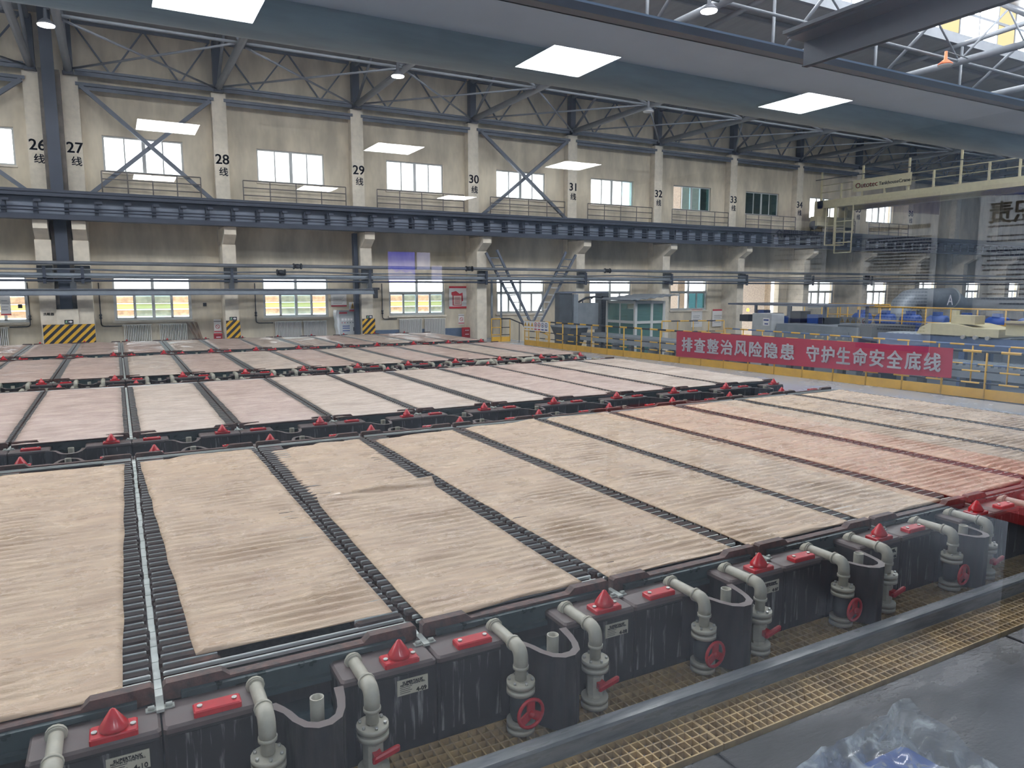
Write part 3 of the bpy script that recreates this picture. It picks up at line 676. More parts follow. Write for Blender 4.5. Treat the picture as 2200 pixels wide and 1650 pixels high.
# ------------------------------------------------------------------ yellow safety railings
def railing(name, A, B, z0, h, n, lb, rails=(1.0,.52), kick=.24, posts=True, r=.026, mi=('yellow','black'), banded=True, group=None):
    t = thing(name, lb, 'railing', (A[0],A[1],z0), math.atan2(B[1]-A[1], B[0]-A[0]), group)
    Lg = math.hypot(B[0]-A[0], B[1]-A[1]); ms = [M[mi[0]], M[mi[1]]]
    for k, z in enumerate(rails):
        seg = max(2, int(Lg/.42)); q = MB(); ps = []; bd = []
        for i in range(seg):
            a, c = Lg*i/seg, Lg*(i+1)/seg; ps += [(a,0,z*h), (c-.001,0,z*h)]; bd += [i % 2 if banded else 0, i % 2 if banded else 0]
        q.tube(ps, r*(1.25 if k == 0 else .8), 8, bands=bd[:len(ps)-1]); q.build('top_rail' if k == 0 else 'mid_rail', ms, t)
    for i in range(n+1):
        x = Lg*i/n; q = MB(); q.tube([(x,0,0),(x,0,h)], r, 8); q.build('rail_post', M[mi[0]], t)
    if kick: q = MB(); q.box(0, Lg, -.012, .012, 0, kick); q.build('kick_plate', M[mi[0]], t)
    return t
railing('safety_railing', (16.75,25.9), (18.22,4.0), -.56, 1.13, 22, 'long yellow and black safety railing carrying the red banner', rails=(1,.58,.33))
railing('safety_railing', (16.25,28.35), (17.2,28.2), -.56, 1.13, 2, 'short yellow railing section beside column 30', rails=(1,.62,.3))
t = thing('stair_rail', 'sloping yellow stair handrail going down beside the wall', 'railing')
q = MB(); q.tube([(17.2,28.2,.57),(17.6,26.9,.2),(18.1,26.0,-.15)], .03, 8, bands=[1,0]); q.build('top_rail', [M['yellow'], M['black']], t)
for u in (0,.25,.5,.75,1): q = MB(); q.tube([(17.2+.9*u,28.2-2.2*u,-.56-.6*u),(17.2+.9*u,28.2-2.2*u,.57-.74*u)], .022, 6); q.build('rail_post', M['yellow'] if u > .3 else M['black'], t)
railing('lower_railing', (22.2,18.6), (22.0,4.5), -.7, 1.12, 14, 'second yellow railing behind the red banner', rails=(1,.5), kick=0, r=.022, banded=True, mi=('yellow','bluec'))
railing('machine_railing', (30.4,22.5), (29.6,9.5), .05, 1.2, 12, 'distant yellow railing in front of the blue motors', rails=(1,.5), kick=.1, r=.028, banded=False)
railing('platform_railing', (34,22.9), (34.3,19.5), .14, 1.1, 6, 'distant yellow railing of the platform in the gateway', rails=(1,.5), kick=.1, r=.03, banded=False)
railing('cabin_railing', (21.6,21.9), (24.5,21.0), -.35, .95, 4, 'yellow railing in front of the glass cabin', rails=(1,.5), kick=0, r=.022)
# the red banner on the long railing
A_, B_ = Vector((17.408,16.08)), Vector((18.033,6.74)); d_ = (B_-A_); Lb = d_.length; d_ /= Lb; nb = Vector((d_.y, -d_.x)); nb = nb if nb.x < 0 else -nb
t = thing('red_banner', 'long red banner with white lettering hung on the yellow railing', 'banner', (0,0,0))
def BP(s, z, off=.045): p = A_ + d_*s + nb*off; return (p.x, p.y, z)
q = MB(); NB = 60; vs = []
for i in range(NB+1):
    s = Lb*i/NB; z1 = .575+.035*s/Lb; z0 = -.33+.20*s/Lb; wv = .012*math.sin(i*1.1)+.008*math.sin(i*2.7)
    for j in range(5): vs.append(BP(s, z0+(z1-z0)*j/4, .045+wv*(1-j/5)))
q.add(vs, [(i*5+j,(i+1)*5+j,(i+1)*5+j+1,i*5+j+1) for i in range(NB) for j in range(4)], 0, True); q.build('banner_cloth', M['banner'], t)
for body, s0, s1 in (('排查整治风险隐患', .25, 4.92), ('守护生命安全底线', 5.25, Lb-.22)):
    for k, ch in enumerate(body):
        s = s0+(s1-s0)*(k+.5)/8; zc = .125+.11*s/Lb
        text('banner_character', ch, M['white_ink'], BP(s, zc, .075), (d_.x,d_.y,0), (0,0,1), width=(s1-s0)/8*.86, height=.50-.03*s/Lb, parent=t, bold=.028)
# warning board on the railing
def picto_board(P0, dirv, wd, h, n, lb, kinds):
    t = thing('warning_board', lb, 'sign', P0, math.atan2(dirv[1], dirv[0]))
    q = MB(); q.box(0, wd, -.012, .0, 0, h); q.build('board', M['sign'], t)
    for k in range(n):
        x = wd*(k+.5)/n; r = min(wd/n*.4, h*.3); zc = h*.62
        if kinds[k] == 't':
            q = MB(); q.prism([(x-r,zc-r*.8),(x+r,zc-r*.8),(x,zc+r)], -.018, -.0125, axis='y'); q.build('warning_triangle', M['signyel'], t)
            q = MB(); q.prism([(x-r*.14,zc-r*.5),(x+r*.14,zc-r*.5),(x+r*.1,zc+r*.4),(x-r*.1,zc+r*.4)], -.022, -.0181, axis='y'); q.build('warning_mark', M['ink'], t)
        else:
            q = MB(); q.lathe([(r*.98,-.018),(r*.98,-.0125)], 18, at=(x,0,zc), axis='y'); q.build('round_pictogram', M['signblue'] if kinds[k] == 'b' else M['signred'], t)
            q = MB(); q.lathe([(r*.7,-.022),(r*.7,-.0181)], 18, at=(x,0,zc), axis='y'); q.build('pictogram_field', M['sign'], t)
            q = MB(); q.prism([(x-r*.3,zc-r*.4),(x+r*.3,zc-r*.4),(x+r*.25,zc+r*.1),(x,zc+r*.45),(x-r*.25,zc+r*.1)], -.025, -.0221, axis='y'); q.build('pictogram_figure', M['ink'], t)
        q = MB(); q.box(x-r*.9, x+r*.9, -.016, -.0125, h*.08, h*.2); q.build('caption_bar', M[{'t':'signyel','b':'signblue','r':'signred'}[kinds[k]]], t)
picto_board((16.68,25.85,.16), (.067,-.998), 1.95, .42, 7, 'white warning board with seven pictograms on the railing end', 'tttrrbb')
picto_board((29.75,18.9,.33), (-.06,-.998), 1.5, .42, 5, 'white board with warning triangles on the distant railing', 'ttttr')

# ------------------------------------------------------------------ machinery beyond the railing
t = thing('glass_cabin', 'small glass operator cabin with corrugated roof beyond the railing', 'cabin', (0,0,0))
x0, x1, y0, y1, z0, z1 = 20.4, 22.0, 22.3, 24.4, -1.7, 1.5
q = MB()
for x, y in ((x0,y0),(x0,y1),(x1,y0),(x1,y1),(21.3,y0)): q.box(x-.06, x+.06, y-.06, y+.06, z0, z1)
for x, y in ((x0,23.4),): q.box(x-.04, x+.04, y-.04, y+.04, z0, z1)
for z in (z1-.06, .55, z0+.06): q.box(x0-.05, x0+.05, y0, y1, z-.06, z+.06); q.box(x0, x1, y0-.05, y0+.05, z-.06, z+.06)
q.build('cabin_frame', M['pvc_w'], t)
for a, c in ((22.36,23.36),(23.44,24.34)):
    for za, zb in ((.61,1.44),(-1.6,.49)):
        q = MB(); q.box(x0-.01, x0+.01, a, c, za, zb); q.build('pane', M['cabglass'], t)
q = MB(); q.box(x0, x1, y0-.01, y0+.01, -1.6, 1.44); q.build('pane', M['cabglass'], t)
q = MB(); q.box(x0, x1, y1-.03, y1+.03, z0, z1); q.box(x1-.03, x1+.03, y0, y1, z0, z1); q.build('back_wall', M['white'], t)
q = MB(); n = 36
for i in range(n):
    xa, xb = 19.9+2.7*i/n, 19.9+2.7*(i+1)/n; za, zb = 1.56+.025*math.sin(i*1.05)+.09*(xa-19.9), 1.56+.025*math.sin((i+1)*1.05)+.09*(xb-19.9)
    ya, yb = 21.9, 24.8
    q.quad((xa,ya,za),(xb,ya,zb),(xb,yb,zb),(xa,yb,za)); q.quad((xa,yb,za-.03),(xb,yb,zb-.03),(xb,ya,zb-.03),(xa,ya,za-.03)); q.quad((xa,ya,za-.03),(xb,ya,zb-.03),(xb,ya,zb),(xa,ya,za))
q.build('corrugated_roof', M['grey'], t)
t = thing('portal_machine', 'tall dark steel portal machine with a hanging grey plate', 'machine', (-.0,27.0-1.052*25.2,2.067*(1-1.052)))
t.scale = (1.052,1.052,1.052)
q = MB(); q.box(18.2, 18.9, 24.9, 25.3, -1.7, 1.85); q.build('left_column', M['greyd'], t)
q = MB(); q.box(19.0, 19.25, 24.9, 25.1, -1.7, 1.8); q.build('guide_post', M['duct'], t)
q = MB(); q.box(20.5, 20.95, 24.8, 25.3, -1.7, 1.85); q.build('right_column', M['greyd'], t)
q = MB(); q.box(18.2, 20.95, 24.85, 25.2, 1.83, 1.92); q.build('top_beam', M['steel'], t)
q = MB(); q.box(19.25, 20.45, 24.95, 25.05, .1, 1.38); q.build('hanging_plate', M['grey'], t)
q = MB(); q.tube([(19.3,24.95,1.42),(19.7,24.9,1.62),(20.3,24.85,1.68),(20.7,24.8,1.55)], .05, 8); q.build('cable_chain', M['black'], t)
q = MB(); q.box(20.55,20.9,24.72,24.8,-.6,1.7)
for k in range(16): q.box(20.5, 20.95, 24.68, 24.72, -.5+.135*k, -.42+.135*k)
q.build('drag_chain', M['black'], t)
for k in range(2): q = MB(); q.tube([(19.5+.45*k,24.9,1.38),(19.5+.45*k,24.9,1.56),(19.62+.45*k,24.9,1.6)], .03, 6); q.build('lifting_hook', M['steel_d'], t)
t = thing('hopper', 'dark steel hopper with white rim behind the railing end', 'hopper', (0,0,0))
q = MB(); q.prism([(24.4,.25),(26.2,.25),(25.8,-.2),(25.5,-.7),(25.0,-.7),(24.6,-.2)], 18.35, 19.3); q.build('hopper_body', M['greyd'], t)
q = MB(); q.box(18.3, 19.35, 24.35, 26.25, .25, .31); q.build('rim', M['duct'], t)
for x, y in ((18.45,24.9),(19.2,24.9),(18.45,25.6),(19.2,25.6)): q = MB(); q.box(x-.04, x+.04, y-.04, y+.04, -1.7, -.6); q.build('leg', M['steel_d'], t)
t = thing('conveyor_table', 'long grey steel conveyor table right behind the yellow railing', 'conveyor', (0,0,0))
q = MB(); q.box(18.9, 20.1, 8.0, 24.4, -.12, .02); q.box(18.85,18.95,8.0,24.4,-.3,-.1); q.build('table_top', M['grey'], t)
for k in range(9): q = MB(); q.box(18.95, 19.1, 8.6+k*1.9, 8.8+k*1.9, -1.7, -.12); q.box(19.9, 20.05, 8.6+k*1.9, 8.8+k*1.9, -1.7, -.12); q.build('leg', M['greyd'], t)
for k in range(6): q = MB(); q.lathe([(.14,-.18),(.16,-.1),(.16,.12),(.1,.2)], 10, at=(18.8,9.5+k*2.4,-.42), axis='y'); q.build('drive_motor', M['greyd'], t)
t = thing('roller_conveyor', 'long blue grey roller conveyor behind the second railing', 'conveyor', (0,0,0))
for x in (25.6, 27.2): q = MB(); q.box(x-.07, x+.07, 3.0, 14.0, -.05, .4); q.build('side_beam', M['bluec'], t)
for k in range(50): q = MB(); q.tube([(25.7,3.2+.215*k,.36),(27.1,3.2+.215*k,.36)], .07, 8); q.build('roller', M['duct'], t)
for k in range(5): q = MB(); q.box(25.5,25.7,3.5+k*2.4,3.7+k*2.4,-1.7,-.05); q.box(27.1,27.3,3.5+k*2.4,3.7+k*2.4,-1.7,-.05); q.build('leg', M['bluec'], t)
t = thing('chain_conveyor', 'lower grey chain conveyor with ribbed top below the roller conveyor', 'conveyor', (0,0,0))
q = MB(); q.box(23.3, 24.6, 3.0, 13.5, -.72, -.35); q.build('chain_bed', M['grey'], t)
for k in range(48): q = MB(); q.box(23.32, 24.58, 3.2+.21*k, 3.32+.21*k, -.35, -.27); q.build('chain_link', M['duct'], t)
for k in range(4): q = MB(); q.box(23.4,24.5,3.6+k*2.9,3.8+k*2.9,-1.7,-.72); q.build('leg', M['greyd'], t)
t = thing('switch_cabinet', 'light grey switch cabinet with a white notice left of the grey machine', 'cabinet', (25,0,0))
q = MB(); q.bev(0, .8, 18.7, 19.8, -1.7, .97, .015); q.build('cabinet_body', M['greyl'], t)
q = MB(); q.box(-.012, 0, 18.76, 19.74, -1.5, .9); q.build('door', M['greyl'], t)
q = MB(); q.box(-.02, -.0125, 18.8, 19.15, .45, .78); q.build('notice', M['sign'], t)
q = MB(); q.box(-.024, -.0205, 18.84, 19.12, .66, .72); q.box(-.024,-.0205,18.86,19.06,.5,.55); q.build('print_line', M['signblue'], t)
t = thing('stripping_machine', 'dark grey stripping machine with a flat roof beyond the railing', 'machine', (0,0,0))
q = MB(); q.box(25.2, 28.5, 14.6, 18.6, -1.7, .55); q.box(25.15,25.2,15.0,16.8,-.2,.35); q.build('machine_body', M['grey'], t)
q = MB(); q.box(25.3, 28.0, 14.1, 15.6, -.4, .62); q.build('tank_unit', M['greyd'], t)
q = MB(); q.box(26.4, 29.5, 17.0, 22.7, 1.28, 1.36); q.build('flat_roof', M['steel'], t)
for x, y in ((26.5,17.2),(26.5,19.0),(26.5,21.0),(29.3,17.2),(29.3,21.5)): q = MB(); q.box(x-.05, x+.05, y-.05, y+.05, -1.7, 1.28); q.build('roof_post', M['steel'], t)
for k in range(7): q = MB(); q.box(26.45+.2*(k % 2), 27.1, 16.9+.75*k, 17.45+.75*k, .5, .82+.12*(k % 3)); q.build('drive_unit', M['blue'] if k % 2 else M['black'], t)
for k in range(5): q = MB(); q.lathe([(.05,0),(.05,.05)], 8, at=(25.13,15.2+.32*k,.1), axis='x'); q.build('valve_knob', M['bolt'], t)
q = MB(); q.lathe([(.06,0),(.07,.06),(.05,.14),(0,.16)], 10, at=(26.4,21.4,.98)); q.build('beacon', M['warnl'], t)
for k in range(7):
    t = thing('electric_motor', '%s blue electric motor from the left behind the distant railing' % ORD[k], 'motor', (32.0, 19.4-1.25*k, .25), 0, 'row of blue motors')
    q = MB(); q.lathe([(.2,-.42),(.3,-.38),(.3,.3),(.22,.42)], 14, at=(0,0,.34), axis='y'); q.build('motor_body', M['blue'], t)
    q = MB(); q.box(-.3, .3, -.35, .35, -.1, .06); q.build('base', M['blue'], t)
    q = MB(); q.box(-.14,.14,-.15,.15,.6,.78); q.build('terminal_box', M['blue'], t)
b = MB(); b.box(30.6, 34.5, 9.0, 23, -.02, .14); b.box(30.6,30.7,9,23,-.25,.14)
for k in range(6): b.box(30.8, 31.0, 9.4+k*2.6, 9.6+k*2.6, -1.7, -.02)
tag(b.build('machine_platform', M['grey']), 'grey steel platform carrying the blue motors', 'platform')
t = thing('exhaust_duct', 'large pale exhaust duct with an elbow marked with a letter A', 'duct', (0,0,0))
q = MB(); q.tube([(35.8,20,-.2),(35.8,20,.7),(36.0,20,1.2),(36.5,20,1.48),(37.2,20,1.56),(40.2,20,1.56)], .52, 18); q.build('wide_elbow', M['duct'], t)
q = MB(); q.tube([(40.2,20,1.56),(40.8,20,1.4),(41.4,20,1.22),(52,20,1.22)], [.5,.42,.34,.34], 18); q.build('narrow_run', M['duct'], t)
q = MB(); q.lathe([(.56,-.05),(.56,.05)], 18, at=(40.2,20,1.56), axis='x'); q.build('collar', M['greyl'], t)
text('letter', 'A', M['white_ink'], (39.3,19.45,1.45), (1,0,0), (0,0,1), height=.55, parent=t, bold=.0)
for x in (37.5, 43, 48): q = MB(); q.box(x-.08, x+.08, 19.92, 20.08, -1.7, .95); q.build('duct_leg', M['steel'], t)
t = thing('yellow_carriage', 'pale yellow transfer carriage on the blue grey conveyor', 'machine', (0,0,0))
q = MB(); q.prism([(12.4,.45),(12.3,.66),(12.0,.84),(11.0,.84),(10.4,.72),(9.6,.72),(9.6,.45)], 25.4, 27.4); q.build('carriage_body', M['paleyel'], t)
q = MB(); q.box(25.6, 26.2, 10.5, 11.3, .84, 1.14); q.box(25.7,25.9,11.2,11.35,.84,1.3); q.build('drive_head', M['paleyel'], t)
for k in range(3): q = MB(); q.lathe([(.07,-.06),(.07,.06)], 10, at=(25.35,9.9+.4*k,.42), axis='x'); q.build('wheel', M['bolt'], t)
b = MB(); b.box(25.4, 27.4, 3.0, 9.4, .55, 1.0); b.box(25.3,25.4,3,9.4,.95,1.03); tag(b.build('yellow_machine_bed', M['paleyel']), 'long pale yellow machine frame at the right edge', 'machine')
# overhead travelling crane
t = thing('overhead_crane', 'pale yellow overhead travelling crane across the right end of the hall', 'crane', (40.5,-3.6774*(1-1.0946),2.0674*(1-1.0946)))
t.scale = (1.0946,1.0946,1.0946)
q = MB(); q.box(0, .5, 2, 26.4, 6.75, 7.2); q.build('near_girder', M['paleyel'], t)
q = MB(); q.box(2.2, 2.7, 2, 26.4, 6.75, 7.2); q.build('far_girder', M['paleyel'], t)
q = MB(); q.box(.5, 2.2, 2, 26.4, 7.1, 7.16); q.build('walkway', M['grey'], t)
q = MB(); q.box(-.3, 3.0, 26.1, 26.6, 5.75, 6.3); q.box(0,.5,26.0,26.6,6.3,7.2); q.box(2.2,2.7,26.0,26.6,6.3,7.2); q.build('end_carriage', M['paleyel'], t)
for x in (-.3, 2.9): q = MB(); q.lathe([(.26,-.1),(.26,.1)], 14, at=(x,26.35,5.78), axis='y'); q.build('wheel', M['greyd'], t)
for k in range(19): q = MB(); y = 26.2-1.35*k; q.box(.02,.1,y-.045,y+.045,7.2,8.85 if k % 2 == 0 else 8.05); q.build('rail_post', M['paleyel'], t)
for z in (7.65, 8.05): q = MB(); q.tube([(.06,26.2,z),(.06,2.4,z)], .025, 6); q.build('hand_rail', M['paleyel'], t)
q = MB(); q.tube([(-.1,26.5,8.4),(-.1,2.4,8.2)], .025, 6); q.build('cable_line', M['black'], t)
q = MB(); q.box(-.02, 0, 20.6, 24.05, 7.45, 8.1); q.build('name_board', M['paleyel'], t)
text('maker_name', 'Outotec', M['signred'], (-.03,23.2,7.78), (0,-1,0), (0,0,1), width=1.35, parent=t, bold=.01)
text('crane_name', 'TankhouseCrane', M['ink'], (-.03,21.55,7.74), (0,-1,0), (0,0,1), width=1.8, parent=t, bold=.01)
for y0_, y1_ in ((24.8,26.9),):
    q = MB()
    for y in (24.0, 25.1): q.tube([(.05,y,4.1),(.05,y,6.75)], .04, 6)
    for z in (4.12, 4.7, 5.3, 5.9): q.tube([(.05,24.0,z),(.05,25.1,z)], .035, 6)
    q.build('ladder', M['paleyel'], t)
q = MB()
for y in (25.15, 25.75):
    for x in (0.0, .9): q.tube([(x,y,4.6),(x,y,6.75)], .04, 6)
for z in (4.6, 5.7): q.tube([(0,25.15,z),(0,25.75,z),(.9,25.75,z),(.9,25.15,z),(0,25.15,z)], .035, 6)
q.build('service_cage', M['paleyel'], t)

# ------------------------------------------------------------------ electrolysis cells: four rows, the second and fourth turned round
PITCH_X, XS0 = 1.4, .066
ROWS = [('nearest', 0.0, False, -1, 1.0), ('second', 7.335, True, -2, 1.0), ('third', 14.9, False, -3, .96), ('farthest', 21.75, True, -3, .95)]
LAST = 8; LEN = 6.26
OUT = [(.40,-.09),(.49,-.13),(.535,-.20),(.56,-.29),(.60,-.365),(.66,-.405),(.725,-.405),(.785,-.365),(.82,-.29),(.845,-.2),(.865,-.09)]
INN = [(.52,-.085),(.55,-.14),(.575,-.2),(.595,-.27),(.625,-.325),(.665,-.352),(.72,-.352),(.76,-.325),(.785,-.27),(.80,-.2),(.815,-.085)]
def flip(mb):                       # the same end turned through 180 degrees about the middle of the cell
    mb.v = [(PITCH_X-x, LEN-y, z) for x, y, z in mb.v]; return mb
def end_body(q):
    q.box(.004, .46, -.09, .14, -.56, -.035, 0); q.box(.855, 1.396, -.09, .14, -.56, -.035, 0)
    for a, c in ((.004,.46),(.855,1.396)): q.bev(a, c, -.092, .16, -.035, -.0, .012, 1)
    q.ring(OUT, INN, -.47, -.02, 0, 1)
    q.box(.46, .855, -.12, .16, -.5, -.30, 0)
    return q
def end_liquid(q):
    return q.add([(x,y,-.17) for x, y in INN]+[(.855,.16,-.17),(.46,.16,-.17)], [tuple(range(13))], 0)
def end_streak(q):                  # limescale-streaked skin on the tank's end face
    q.box(.02, .46, -.094, -.0905, -.45, -.05); q.box(.92, 1.38, -.094, -.0905, -.45, -.05); return q
def cone(q, x): return q.bev(x-.1, x+.1, -.085, .035, 0, .03, .006).lathe([(.06,.03),(.064,.045),(.056,.058),(.012,.125),(0,.131)], 16, at=(x,-.025,0))
def block(q, x): return q.bev(x-.11, x+.11, -.075, .015, 0, .032, .006)
def bolts(q, x, z): 
    for d in (-.08, .08): q.lathe([(.013,z),(.013,z+.008)], 8, at=(x+d,-.03,0))
    return q
def both(fn, *a):
    q = fn(MB(), *a); p = flip(fn(MB(), *a)); o = len(q.v); q.v += p.v; q.f += [tuple(i+o for i in f) for f in p.f]; q.mi += p.mi; q.sm += p.sm; return q
def anode_prof(): return [(.02,.0),(.02,.07),(.035,.085),(.30,.085),(.34,.05),(1.06,.05),(1.10,.085),(1.365,.085),(1.38,.07),(1.38,0),(1.27,-.01),(1.21,-.10),(1.15,-.12),(1.12,-.05),(.28,-.05),(.25,-.12),(.19,-.10),(.13,-.01)]
ME = {}
q = both(end_body); q.box(.004, 1.396, .14, LEN-.14, -.56, -.1, 0); q.box(.004,.03,.1,LEN-.1,-.1,-.01,1); q.box(1.37,1.396,.1,LEN-.1,-.1,-.01,1)
ME['body'] = q.mesh('tank_body', [M['tank'], M['rim']])
ME['liq'] = both(end_liquid).mesh('electrolyte', M['liquid'])
ME['strk'] = both(end_streak).mesh('streaked_face', M['streak'])
ME['coneA'] = cone(MB(), 1.2).mesh('guide_cone', M['red']); ME['coneB'] = flip(cone(MB(), 1.16)).mesh('guide_cone', M['red'])
ME['blockA'] = block(MB(), .25).mesh('guide_block', M['red']); ME['blockB'] = flip(block(MB(), .25)).mesh('guide_block', M['red'])
ME['boltA'] = bolts(MB(), 1.2, .03).mesh('bolts', M['bolt']); ME['boltB'] = flip(bolts(MB(), 1.16, .03)).mesh('bolts', M['bolt'])
ME['boltC'] = bolts(MB(), .25, .032).mesh('bolts', M['bolt']); ME['boltD'] = flip(bolts(MB(), .25, .032)).mesh('bolts', M['bolt'])
def stand(q): return q.tube([(.70,-.2,-.3),(.70,-.2,.02)], .036, 14, cap=False).lathe([(.036,.02),(.029,.02),(.029,-.1)], 14, at=(.70,-.2,0), cap=False).lathe([(.029,-.1),(.0,-.1)], 14, at=(.70,-.2,0))
ME['standA'] = stand(MB()).mesh('overflow_standpipe', M['pipe']); ME['standB'] = flip(stand(MB())).mesh('overflow_standpipe', M['pipe'])
def endplate(q): return q.prism(anode_prof(), .175, .235, axis='y')
ME['endA'] = endplate(MB()).mesh('end_anode', M['rust']); ME['endB'] = flip(endplate(MB())).mesh('end_anode', M['rust'])
def sheets(q):
    q.box(.10, 1.30, .15, .172, -.16, .02, 0); q.box(.10, 1.30, .142, .174, .02, .035, 0); q.box(.06, 1.34, .115, .15, -.09, -.06, 0)
    for x in (.36, .98): q.box(x, x+.12, .144, .1495, -.04, .005, 1)
    return q
ME['sheetA'] = sheets(MB()).mesh('end_sheet', [M['teal'], M['under']]); ME['sheetB'] = flip(sheets(MB())).mesh('end_sheet', [M['teal'], M['under']])
ME['cath'] = both(lambda q: q.bev(.03, 1.37, .30, .318, .03, .05, .004).bev(.03, 1.37, .37, .388, .03, .05, .004)).mesh('end_cathode_bar', M['silver'])
q = MB()
for k in range(56): q.box(-.017, .017, .3+.101*k, .3+.101*k+.098, -.01, .004+.003*(k % 2))
q.box(-.018, .018, .17, LEN-.17, -.01, .002); ME['insul'] = q.mesh('insulator_strip', M['insul'])
q = MB()
for dx in (-.04, .04): q.lathe([(.012,-.015),(.012,.015)], 10, at=(dx,.10,.014), axis='x')
q.box(-.065, .065, .08, .12, .001, .008); q.box(-.018,.018,.06,.2,.001,.016); ME['saddle'] = q.mesh('strip_saddle', mat('greyish_saddle', (168,172,164), .5, var=.15, scale=20))
ME['plate'] = MB().box(1.16, 1.34, -.1, -.0945, -.165, -.075).mesh('name_plate', M['plate'])
def link_me(k, p, name=None): return link(name or ME[k].name.split('.')[0], ME[k], p)
def row_word(r): return {'nearest':'the nearest row','second':'the second row','third':'the third row','farthest':'the farthest row'}[r]
def pos(i, first): 
    n = i-first; tot = LAST-first+1
    return 'the '+ORD[n] if n < (tot+1)//2 else ('the '+ORD[tot-1-n]+' from the right end' if tot-1-n > 0 else 'the one at the right end')
def where(i, first, r):
    n = i-first; tot = LAST-first
    if n == 0: return 'leftmost of '+row_word(r)
    if n == tot: return 'at the right end of '+row_word(r)
    if n <= tot//2: return ORD[n]+' from the left in '+row_word(r)
    return ORD[tot-n]+' from the right end of '+row_word(r)
BARS = []          # (x of lug's outer end, side, y, z) in world space
for r, y0, turned, first, sy in ROWS:
    for i in range(first, LAST+1):
        xs = XS0+PITCH_X*i
        t = thing('electrolysis_cell', 'dark electrolysis cell with red cones, '+where(i, first, r), 'cell',
                  (xs+PITCH_X, y0+LEN*sy, 0) if turned else (xs, y0, 0), PI if turned else 0, 'electrolysis cells')
        t.scale = (1, sy, 1)
        for k in ('body','liq','strk','endA','endB','sheetA','sheetB','cath','standA','standB'): link_me(k, t)
        for c, bo in (('coneA','boltA'),('coneB','boltB'),('blockA','boltC'),('blockB','boltD')):
            o = link_me(c, t); link_me(bo, o)
        p = link_me('plate', t)
        if r == 'nearest' and i <= 5:
            U_ = (0,0,1); Rt = (1,0,0); yy = -.1005
            text('plate_heading', 'SUPERTANK', M['ink'], (1.25,yy,-.092), Rt, U_, width=.12, parent=p, bold=.012)
            text('plate_line', 'POLYMER CONCRETE CELL', M['ink'], (1.25,yy,-.106), Rt, U_, width=.145, parent=p)
            text('plate_number', '4-%02d' % (9-i), M['ink'], (1.30,yy,-.148), Rt, U_, width=.06, parent=p, bold=.01)
            for kk in range(4): q = MB(); q.box(1.175, 1.175+.07-.01*(kk % 2), yy, yy+.0005, -.12-.011*kk, -.117-.011*kk); q.build('print_line', M['ink'], p)
        for k in range(53):
            y = y0+(.42+.103*k)*sy
            BARS.append((r, i, 0, xs+(.021 if i == 0 else -.012), y)); BARS.append((r, i, 1, xs+(1.379 if i == -1 else 1.384), y))
for r, y0, turned, first, sy in ROWS:
    for i in range(first, LAST+2):
        n = i-first; tot = LAST+1-first
        lb = ORD[n]+' from the left' if n <= tot//2 else ORD[tot-n]+' from the right end'
        t = thing('insulator_strip', 'pale insulator strip between cells, %s in %s' % (lb, row_word(r)), 'insulator', (XS0+PITCH_X*i, y0, 0), 0, 'insulator strips between the cells')
        t.scale = (1, sy, 1)
        link('strip', ME['insul'], t); link('saddle', ME['saddle'], t)
# electrode lugs: dark anode lug with the bright cathode bar beside it, showing in the gaps between the cloths
def lug_mesh(side, low=False):
    q = MB(); s = 1 if side == 0 else -1; Ln = .30
    x0, x1 = (0, Ln) if s > 0 else (-Ln, 0)
    if low: q.box(x0, x1, -.036, .032, .0, .046)
    else: q.bev(x0, x1, -.037, .033, .0, .05, .013)
    return q
def strip_mesh(side):
    s = 1 if side == 0 else -1; x0, x1 = (.012, .29) if s > 0 else (-.29, -.012)
    return MB().bev(x0, x1, .040, .052, .012, .05, .004)
LUG = [lug_mesh(0).mesh('electrode_lug', M['bar']), lug_mesh(1).mesh('electrode_lug', M['bar'])]
STR = [strip_mesh(0).mesh('cathode_bar', M['silver']), strip_mesh(1).mesh('cathode_bar', M['silver'])]
GAPN = {0:'first', 1:'second', 2:'third'}
rest = MB(); n_ind = 0
for r, i, side, x, y in BARS:
    gap = i if side == 0 else i+1
    k53 = n_ind
    if r == 'nearest' and gap in (0, 1, 2) and not (gap == 2 and y > 4.75):
        o = link('electrode_lug', LUG[side], None, (x+R.uniform(-.008,.008), y+R.uniform(-.006,.006), (0 if gap == 0 else .008)+R.uniform(0,.004)))
        o.rotation_euler = (0, 0, R.uniform(-.02,.02))
        tag(o, 'dark electrode lug and bright bar %s of the %s gap between cloths, nearest row' % ('right' if side == 0 else 'left', GAPN[gap]), 'electrode',
            'electrode lugs %s of the %s gap' % ('right' if side == 0 else 'left', GAPN[gap]))
        link('cathode_bar', STR[side], o); n_ind += 1
    else:
        for q, m in ((lug_mesh(side, True), 0), (MB().box(*((.012,.29) if side == 0 else (-.29,-.012)), .040, .052, .012, .05), 1)):
            rest.add([(a+x, c+y, d+(0 if gap == 0 else .008)) for a, c, d in q.v], q.f, m)
tag(rest.build('electrode_lugs', [M['bar'], M['silver']]), 'all the smaller rows of dark electrode lugs in the remaining gaps between cloths', 'electrode', 'further electrode lugs', 'stuff')

